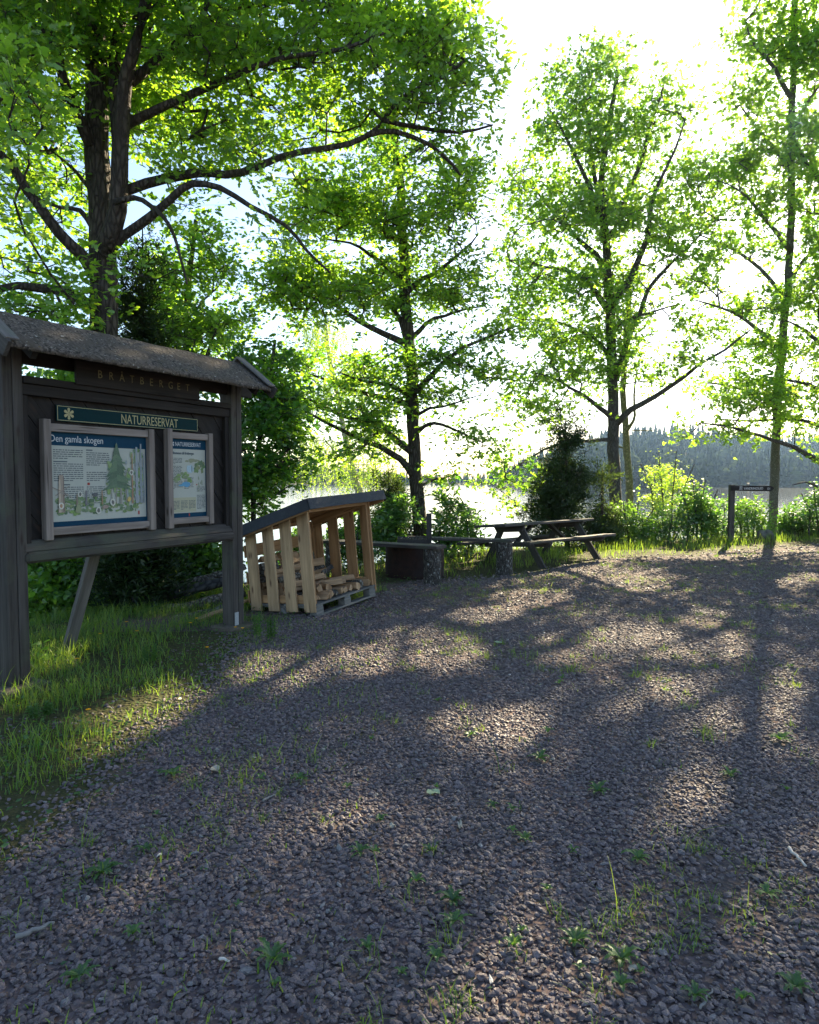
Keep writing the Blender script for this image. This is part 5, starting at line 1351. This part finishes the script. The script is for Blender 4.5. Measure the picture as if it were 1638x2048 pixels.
n = 120000; x = R.uniform(-5.2, -.2, n); y = R.uniform(1.2, 9.6, n)
vd = verge_dist(x, y); k = (vd > -2.0) & (edge_dist(x, y) < 1.8); x, y, vd = x[k], y[k], vd[k]
cn = clump_noise(x, y, 1.7, 0); k = R.random(len(x)) < np.clip(.20 + vd * np.where(vd > 0, .36, .09), .035, .62) * np.clip(.6 + cn * 1.8, .05, 1); x, y, vd, cn = x[k], y[k], vd[k], cn[k]
h = np.clip(.035 + .085 * np.clip(vd, 0, 1.0) + .045 * cn, .02, .22) * R.uniform(.5, 1.5, len(x)); h = np.where(R.random(len(x)) < .03, h * 2.2, h)
blades('grass', x, y, h, R.uniform(.003, .0065, len(x)), M['grass'], .8, .5, 'green verge grass growing round the information board')
n = 70000; x = R.uniform(-3, 15, n); y = R.uniform(9.5, 21, n); ry = rim_y(x); d = y - ry
k = (d > -.5) & (edge_dist(x, y) < 1.2); x, y, d = x[k], y[k], d[k]; cn = clump_noise(x, y, 1.5, 7)
k = R.random(len(x)) < np.clip(.16 + d * .7, .02, .8) * np.clip(.6 + cn * 1.5, .08, 1) * np.where(x < .2, .45, 1); x, y, d, cn = x[k], y[k], d[k], cn[k]
h = np.clip(.03 + .18 * np.clip(d + .1, 0, .9) + .12 * cn, .03, .36) * R.uniform(.5, 1.4, len(x))
blades('grass', x, y, h, R.uniform(.005, .010, len(x)), M['grass'], .7, .62, 'tall sunlit grass along the shore rim')
# sparse tufts in the gravel
n = 6500; x = R.uniform(-4, 9, n); y = 1.7 + R.random(n) ** 1.4 * 13
k = (np.abs(x) < .68 * y + .5) & (y < rim_y(x)) & (verge_dist(x, y) < 0); x, y = x[k], y[k]
cn = clump_noise(x, y, 1.1, 3.3); k = R.random(len(x)) < np.clip(.07 + np.maximum(cn, 0) * 2.2, 0, 1) * np.where(x > -.2, 1, .6); x, y = x[k], y[k]
per = R.integers(5, 26, len(x)); X_ = np.repeat(x, per); Y_ = np.repeat(y, per); sc = np.repeat(R.uniform(.012, .05, len(x)), per)
X_ = X_ + R.normal(0, 1, len(X_)) * sc; Y_ = Y_ + R.normal(0, 1, len(Y_)) * sc
hh = np.repeat(R.uniform(.025, .085, len(x)), per) * R.uniform(.5, 1.4, len(X_)); hh = np.where(R.random(len(X_)) < .012, hh * 3.0, hh)
blades('grass', X_, Y_, hh, R.uniform(.002, .0042, len(X_)), M['grass'], 1.3, .55, 'thin grass tufts scattered through the gravel')
n = 12000; x = R.uniform(-4, 8, n); y = 1.6 + R.random(n) ** 1.3 * 12; k = (np.abs(x) < .68 * y + .5) & (y < rim_y(x)); x, y = x[k], y[k]
cn = clump_noise(x, y, 1.1, 3.3); k = R.random(len(x)) < np.clip(.12 + cn * 1.5, .03, 1); x, y = x[k], y[k]
blades('dry_grass', x, y, R.uniform(.01, .035, len(x)), R.uniform(.002, .004, len(x)), M['dry_grass'], 3.0, .5, 'dead brown grass bits lying in the gravel')

# low creeping leaves: matted in the verge, in loose patches on the gravel
n = 52000; x = R.uniform(-5, 8, n); y = 1.6 + R.random(n) ** 1.25 * 13; vd = verge_dist(x, y); cn = clump_noise(x, y, 1.1, 3.3); c2 = clump_noise(x, y, 4.0, 9.1)
pr_ = np.where(vd > 0, .55, np.clip(.30 + vd * .22, 0, 1) * np.clip(.5 + c2 * 1.5, 0, 1)) + np.clip(cn * 1.6 - .25, 0, 1) * np.clip(c2 * 2.0, 0, 1) * np.where(x > -.4, .8, .35)
k = (R.random(n) < pr_) & (np.abs(x) < .68 * y + .6) & (y < rim_y(x) + .4) & (edge_dist(x, y) < 1.2); x, y, vd = x[k], y[k], vd[k]; n = len(x)
an = R.uniform(0, 6.28, n); lz = np.where(vd > 0, R.uniform(.0, .06, n), R.uniform(.006, .022, n)); Lg = np.where(vd > 0, R.uniform(.018, .05, n), R.uniform(.010, .026, n))
gc = leaves_mesh('ground_cover', np.column_stack([x, y, terrain(x, y) + lz]), np.column_stack([np.cos(an), np.sin(an), R.uniform(-.1, .5, n)]), np.column_stack([R.normal(0, .4, n), R.normal(0, .4, n), np.ones(n)]), Lg, Lg * R.uniform(.35, .7, n), 'plain', M['weed'], None, .55 + R.normal(0, .25, n))
kind(gc, 'stuff'); gc['label'] = 'low creeping green leaves matted in the verge and gravel'

# ------------------------------------------------------------------ weeds, flowers, litter (one object each)
def strip(mb, base, d, L, w, rise, lobes, tintc):
    """a jagged leaf blade, folded, arching outwards"""
    d = Vector(d); s = Vector((-d.y, d.x, 0)); m = 8; prev = None
    for i in range(m + 1):
        t = i / m; c = Vector(base) + d * L * t + Vector((0, 0, L * (rise * math.sin(PI * min(t * .75, 1)) )))
        ww = w * (.18 + .9 * math.sin(PI * min(t ** .8, 1)) ** .8) * (1.0 if not lobes else (1.15 if i % 2 else .62)) if i < m else 0.002
        row = (c - s * ww / 2 + Vector((0, 0, ww * .14)), c, c + s * ww / 2 + Vector((0, 0, ww * .14)))
        if prev:
            mb.quad([prev[0], row[0], row[1], prev[1]]); mb.quad([prev[1], row[1], row[2], prev[2]])
        prev = row
def finish(mb, name, mat, loc):
    o = mb.build(name, M[mat], None); o.location = loc
    a = o.data.attributes.new('tint', 'FLOAT', 'POINT'); vals = np.clip(random.uniform(.2, .8) + R.normal(0, .1, len(o.data.vertices)), 0, 1).astype(np.float32); a.data.foreach_set('value', vals)
    return o
def rosette(px, py, rpx, label, lobes=True, nl=9):
    c = G(px, py); r = rpx / F * math.hypot(c[1], EYE); mb = MB(); a0 = random.uniform(0, 6)
    for i in range(nl):
        an = a0 + i * 2 * PI / nl + random.uniform(-.25, .25)
        strip(mb, (0, 0, .003), (math.cos(an), math.sin(an), 0), r * random.uniform(.65, 1.1), r * random.uniform(.22, .34), random.uniform(.15, .5), lobes, 0)
    o = finish(mb, 'dandelion' if lobes else 'plantain', 'weed', (c[0], c[1], tz(c[0], c[1]) + .012))
    tag(o, label, 'weed', 'leafy weeds growing in the gravel')
for px, py, r, lob, lab in [
    (545, 1922, 42, True, 'large jagged dandelion near the bottom edge, left of the centre'), (910, 1845, 30, True, 'dandelion in coarse gravel right of the centre near the bottom'),
    (905, 1803, 30, True, 'dandelion just above another one in the lower middle gravel'), (1150, 1888, 32, True, 'leafy dandelion lower right beside a taller weed'), (1243, 1925, 36, True, 'upright dark dandelion at the lower right, close to the bottom edge'),
    (1276, 1722, 30, True, 'spiky dandelion in the right gravel among thin grass'), (1195, 1587, 30, True, 'bushy green dandelion right of the round pale leaf'), (940, 1472, 18, False, 'small bright plantain lit by the sun patch in the middle'),
    (720, 1705, 24, True, 'lone dandelion with a long leaf left of the centre'), (205, 1755, 34, True, 'spreading dandelion on the left gravel near the white chip'), (600, 1558, 20, False, 'small plantain in shaded gravel below the verge'),
    (345, 1555, 24, False, 'broad leafed plantain at the lower end of the verge'), (695, 1572, 14, False, 'tiny plantain left of the round pale leaf'), (985, 1612, 16, False, 'small plantain below the round pale leaf'), (1080, 1520, 24, False, 'plantain cluster in the middle gravel'),
    (1560, 1490, 28, False, 'sunlit plantain in the bright patch at the right'), (1535, 1795, 26, True, 'dandelion at the right under the white twig'), (1590, 1985, 34, True, 'dark dandelion in the bottom right corner'), (1390, 2000, 26, True, 'dandelion at the bottom edge right of the centre'),
    (160, 1965, 30, True, 'dandelion below the grey stick at the bottom left'), (290, 1705, 20, False, 'plantain just above the white chip'), (1050, 1680, 20, True, 'dandelion in the middle of the right gravel'), (860, 1700, 16, False, 'plantain in the centre of the coarse gravel'), (1460, 1560, 22, False, 'yellowish plantain on the lower rim of the bright patch')]:
    rosette(px, py, r, lab, lob, random.choice((7, 8, 9, 10)))
for i in range(34):
    c = G(random.uniform(250, 1600), random.uniform(1330, 2010)); mb = MB(); r = random.uniform(.02, .045); a0 = random.uniform(0, 6); nl = random.choice((4, 5, 6))
    for j in range(nl):
        an = a0 + j * 2 * PI / nl; strip(mb, (0, 0, .003), (math.cos(an), math.sin(an), 0), r * random.uniform(.7, 1.1), r * .4, random.uniform(.3, .8), False, 0)
    o = finish(mb, 'seedling', 'weed', (c[0], c[1], tz(c[0], c[1]) + .012)); tag(o, 'tiny green seedling sprouting between gravel stones', 'weed', 'tiny seedlings in the gravel')

def flower(px, py, d, label):
    p = A(px, py, d); g = tz(p[0], p[1]); h = max(p[2] - g, .08)
    E = empty('yellow_flower', (p[0], p[1], g)); tag(E, label, 'flower', 'yellow flowers in the verge grass')
    mb = MB(); mb.tube([(.02, .01, -.02), (.012, .004, h * .5), (0, 0, h)], [.0022, .002, .002], 5); o = mb.build('stalk', M['weed'], E)
    o.data.attributes.new('tint', 'FLOAT', 'POINT')
    mb = MB(); k = 16
    for i in range(k):
        an = i / k * 2 * PI; L = .017 * (1 if i % 2 else .8); a, b = Vector((math.cos(an - .2), math.sin(an - .2), 0)), Vector((math.cos(an + .2), math.sin(an + .2), 0))
        c0 = Vector((0, 0, h)); mb.quad([c0, c0 + a * L + Vector((0, 0, .006)), c0 + (a + b) * L * .55 + Vector((0, 0, .005)), c0 + b * L + Vector((0, 0, .006))])
    o = mb.build('petals', M['petal'], E); o.data.attributes.new('tint', 'FLOAT', 'POINT')
for px, py, d, lab in [(253, 1244, 6.9, 'yellow flower standing tall in grass left of the dead logs'), (274, 1266, 6.7, 'yellow flower in the grass just under the dead logs'), (200, 1271, 6.6, 'small yellow flower beside the slanting brace'), (381, 1246, 6.9, 'yellow flower in front of the ragged log'),
                       (155, 1349, 5.7, 'low yellow flower in the middle of the verge grass'), (471, 1257, 6.8, 'left one of two yellow flowers at the right post footing'), (485, 1261, 6.75, 'right one of two yellow flowers at the right post footing'), (415, 1333, 6.0, 'yellow flower at the gravel border of the verge'), (178, 1476, 4.4, 'yellow flower at the near tip of the verge'), (393, 1237, 7.2, 'tiny yellow flower right of the ragged log')]:
    flower(px, py, d, lab)
def herb(px, py, hpx, label):
    c = G(px, py); h = hpx / F * c[1]; E = empty('leafy_herb', (c[0], c[1], tz(c[0], c[1]))); tag(E, label, 'plant', 'upright herbs by the right board post')
    mb = MB(); st = MB()
    for s in range(4):
        bx, by = random.uniform(-.05, .05), random.uniform(-.05, .05); hh = h * random.uniform(.7, 1); st.tube([(bx, by, -.01), (bx * 1.3, by * 1.3, hh)], [.002, .001], 4)
        for i in range(26):
            t = .15 + .85 * i / 26; an = i * 2.4; strip(mb, (bx * (1 + .3 * t), by * (1 + .3 * t), hh * t), (math.cos(an), math.sin(an), 0), .05 * (1.15 - t * .75), .017, .45, False, 0)
    for m_, nm in ((mb, 'leaves'), (st, 'stalks')):
        o = m_.build(nm, M['weed'], E); a = o.data.attributes.new('tint', 'FLOAT', 'POINT'); a.data.foreach_set('value', np.full(len(o.data.vertices), .6, np.float32))
herb(543, 1290, 62, 'fresh green herb growing before the woodshed slats'); herb(520, 1285, 66, 'tall thin herb between the right board post and the woodshed')
herb(75, 1440, 40, 'leafy herb at the left post foot in deep grass'); herb(300, 1330, 45, 'leafy herb among the grass in the middle of the verge')
def stick(px0, py0, px1, py1, r, mat, label, name='stick'):
    a, b = Vector(G(px0, py0)), Vector(G(px1, py1)); c = (a + b) / 2; n = 8
    mb = MB(); mb.tube([a.lerp(b, i / (n - 1)) - c + Vector((random.uniform(-1, 1), random.uniform(-1, 1), 0)) * r * .7 for i in range(n)], [r * (1 - .4 * i / n) for i in range(n)], 8, .2)
    o = mb.build(name, M[mat], None, smooth=True); o.location = c + Vector((0, 0, tz(c.x, c.y) + r + .014)); tag(o, label, 'stick', 'sticks and twigs on the gravel')
stick(33, 1893, 108, 1861, .009, 'grey_stick', 'grey stick lying on gravel at the lower left')
stick(1576, 1704, 1612, 1744, .007, 'white_wood', 'bleached white twig at the right edge of the gravel', 'twig')
stick(526, 1604, 550, 1592, .006, 'grey_stick', 'short pale stick in the gravel left of the centre')
stick(440, 1925, 460, 1932, .005, 'white_wood', 'tiny pale twig by the big dandelion', 'twig')
stick(1302, 1425, 1318, 1398, .004, 'grey_stick', 'thin curved twig in the right sun patch', 'twig')
stick(1400, 2030, 1425, 1990, .004, 'grey_stick', 'dark thin twig at the bottom edge right of the centre', 'twig')
def scrap(px, py, w, h, mat, label, name, k=10, lift=.02, cat='leaf'):
    c = G(px, py); sc = math.hypot(c[1], EYE) / F; mb = MB(); rx, ry = w * sc / 2, h * sc / 2 * 1.5
    ring = [Vector((math.cos(i / k * 2 * PI) * rx * random.uniform(.75, 1.1), math.sin(i / k * 2 * PI) * ry * random.uniform(.75, 1.1), random.uniform(-.004, .010))) for i in range(k)]
    for i in range(k): mb.quad([(0, 0, .002), ring[i], ring[(i + 1) % k]]); mb.quad([(0, 0, -.001), ring[(i + 1) % k] - Vector((0, 0, .0025)), ring[i] - Vector((0, 0, .0025))])
    o = mb.build(name, M[mat], None); o.location = (c[0], c[1], tz(c[0], c[1]) + lift); tag(o, label, cat, 'litter on the gravel')
scrap(866, 1585, 30, 14, 'pale_leaf', 'round pale green leaf lying in the middle of the gravel', 'fallen_leaf')
scrap(318, 1719, 8, 14, 'white_wood', 'white wood chip on the left gravel', 'wood_chip', 6, cat='chip')
scrap(430, 1542, 18, 16, 'dead_leaf', 'curled bleached leaf at the foot of the verge', 'fallen_leaf')
scrap(997, 1285, 18, 8, 'pale_leaf', 'pale leaf on the far gravel between two sun patches', 'fallen_leaf')
scrap(785, 1652, 12, 9, 'dead_leaf', 'small white scrap left of the gravel centre', 'fallen_leaf')
scrap(1265, 1949, 16, 12, 'dead_leaf', 'light stone like flake at the lower right', 'fallen_leaf')
scrap(920, 1651, 10, 16, 'dead_leaf', 'white feathery scrap in the middle gravel', 'fallen_leaf')
scrap(982, 1970, 8, 14, 'white_wood', 'pale chip at the bottom edge near the centre', 'wood_chip', 6, cat='chip')

# ------------------------------------------------------------------ air, light, camera
def haze():
    t = NT('lake_haze'); v = t.n('ShaderNodeVolumePrincipled')
    v.inputs['Color'].default_value = (.38, .60, 1.0, 1); v.inputs['Density'].default_value = HAZE_D; v.inputs['Anisotropy'].default_value = HAZE_G
    t.l(v.outputs[0], t.out.inputs['Volume'])
    x0, x1, y0, y1, z0, z1 = -480, 620, -320, 640, -5.5, 62
    V = [(x, y, z) for z in (z0, z1) for x, y in ((x0, y0), (x1, y0), (x1, y1), (x0, y1))]
    o = np_mesh('haze', V, [np.array([[0, 3, 2, 1], [4, 5, 6, 7], [0, 1, 5, 4], [1, 2, 6, 5], [2, 3, 7, 6], [3, 0, 4, 7]])], t.m)
    kind(o, 'stuff'); o['label'] = 'thin bluish haze over the lake'
HAZE_D, HAZE_G = .00019, .9
haze()

el = math.asin(SUNDIR[2]); az = math.atan2(SUNDIR[0], SUNDIR[1])
W = bpy.data.worlds.new('World'); SC.world = W; W.use_nodes = True
wt = W.node_tree; bg = wt.nodes['Background']
sky = wt.nodes.new('ShaderNodeTexSky'); sky.sky_type = 'NISHITA'; sky.sun_disc = False
sky.sun_elevation = el; sky.sun_rotation = az; sky.air_density = 1.0; sky.dust_density = .7; sky.ozone_density = 1.0; sky.altitude = 100
wt.links.new(sky.outputs[0], bg.inputs[0]); bg.inputs[1].default_value = .056
sun = bpy.data.lights.new('sun', 'SUN'); sun.energy = 5.0; sun.angle = math.radians(.53); sun.color = (1.0, .83, .56)
so = link(bpy.data.objects.new('sun', sun)); so.rotation_euler = Vector(SUNDIR).to_track_quat('Z', 'Y').to_euler(); so.location = (30, 50, 40)

cam = bpy.data.cameras.new('camera'); cam.sensor_fit = 'AUTO'; cam.sensor_width = 36; cam.lens = F / 2048 * 36; cam.clip_end = 4000; cam.clip_start = .05
co = link(bpy.data.objects.new('camera', cam)); co.location = (0, 0, EYE); co.rotation_euler = (PI / 2 - PIT, 0, 0); SC.camera = co

SC.view_settings.view_transform = 'Standard'; SC.view_settings.look = 'None'; SC.view_settings.exposure = 2.5; SC.view_settings.gamma = 1
cy = SC.cycles; cy.max_bounces = 8; cy.diffuse_bounces = 3; cy.glossy_bounces = 3; cy.transmission_bounces = 6; cy.transparent_max_bounces = 4; cy.volume_bounces = 0
cy.use_denoising = True; cy.sample_clamp_indirect = 6; cy.use_adaptive_sampling = True; cy.adaptive_threshold = .008
SC.render.use_persistent_data = False
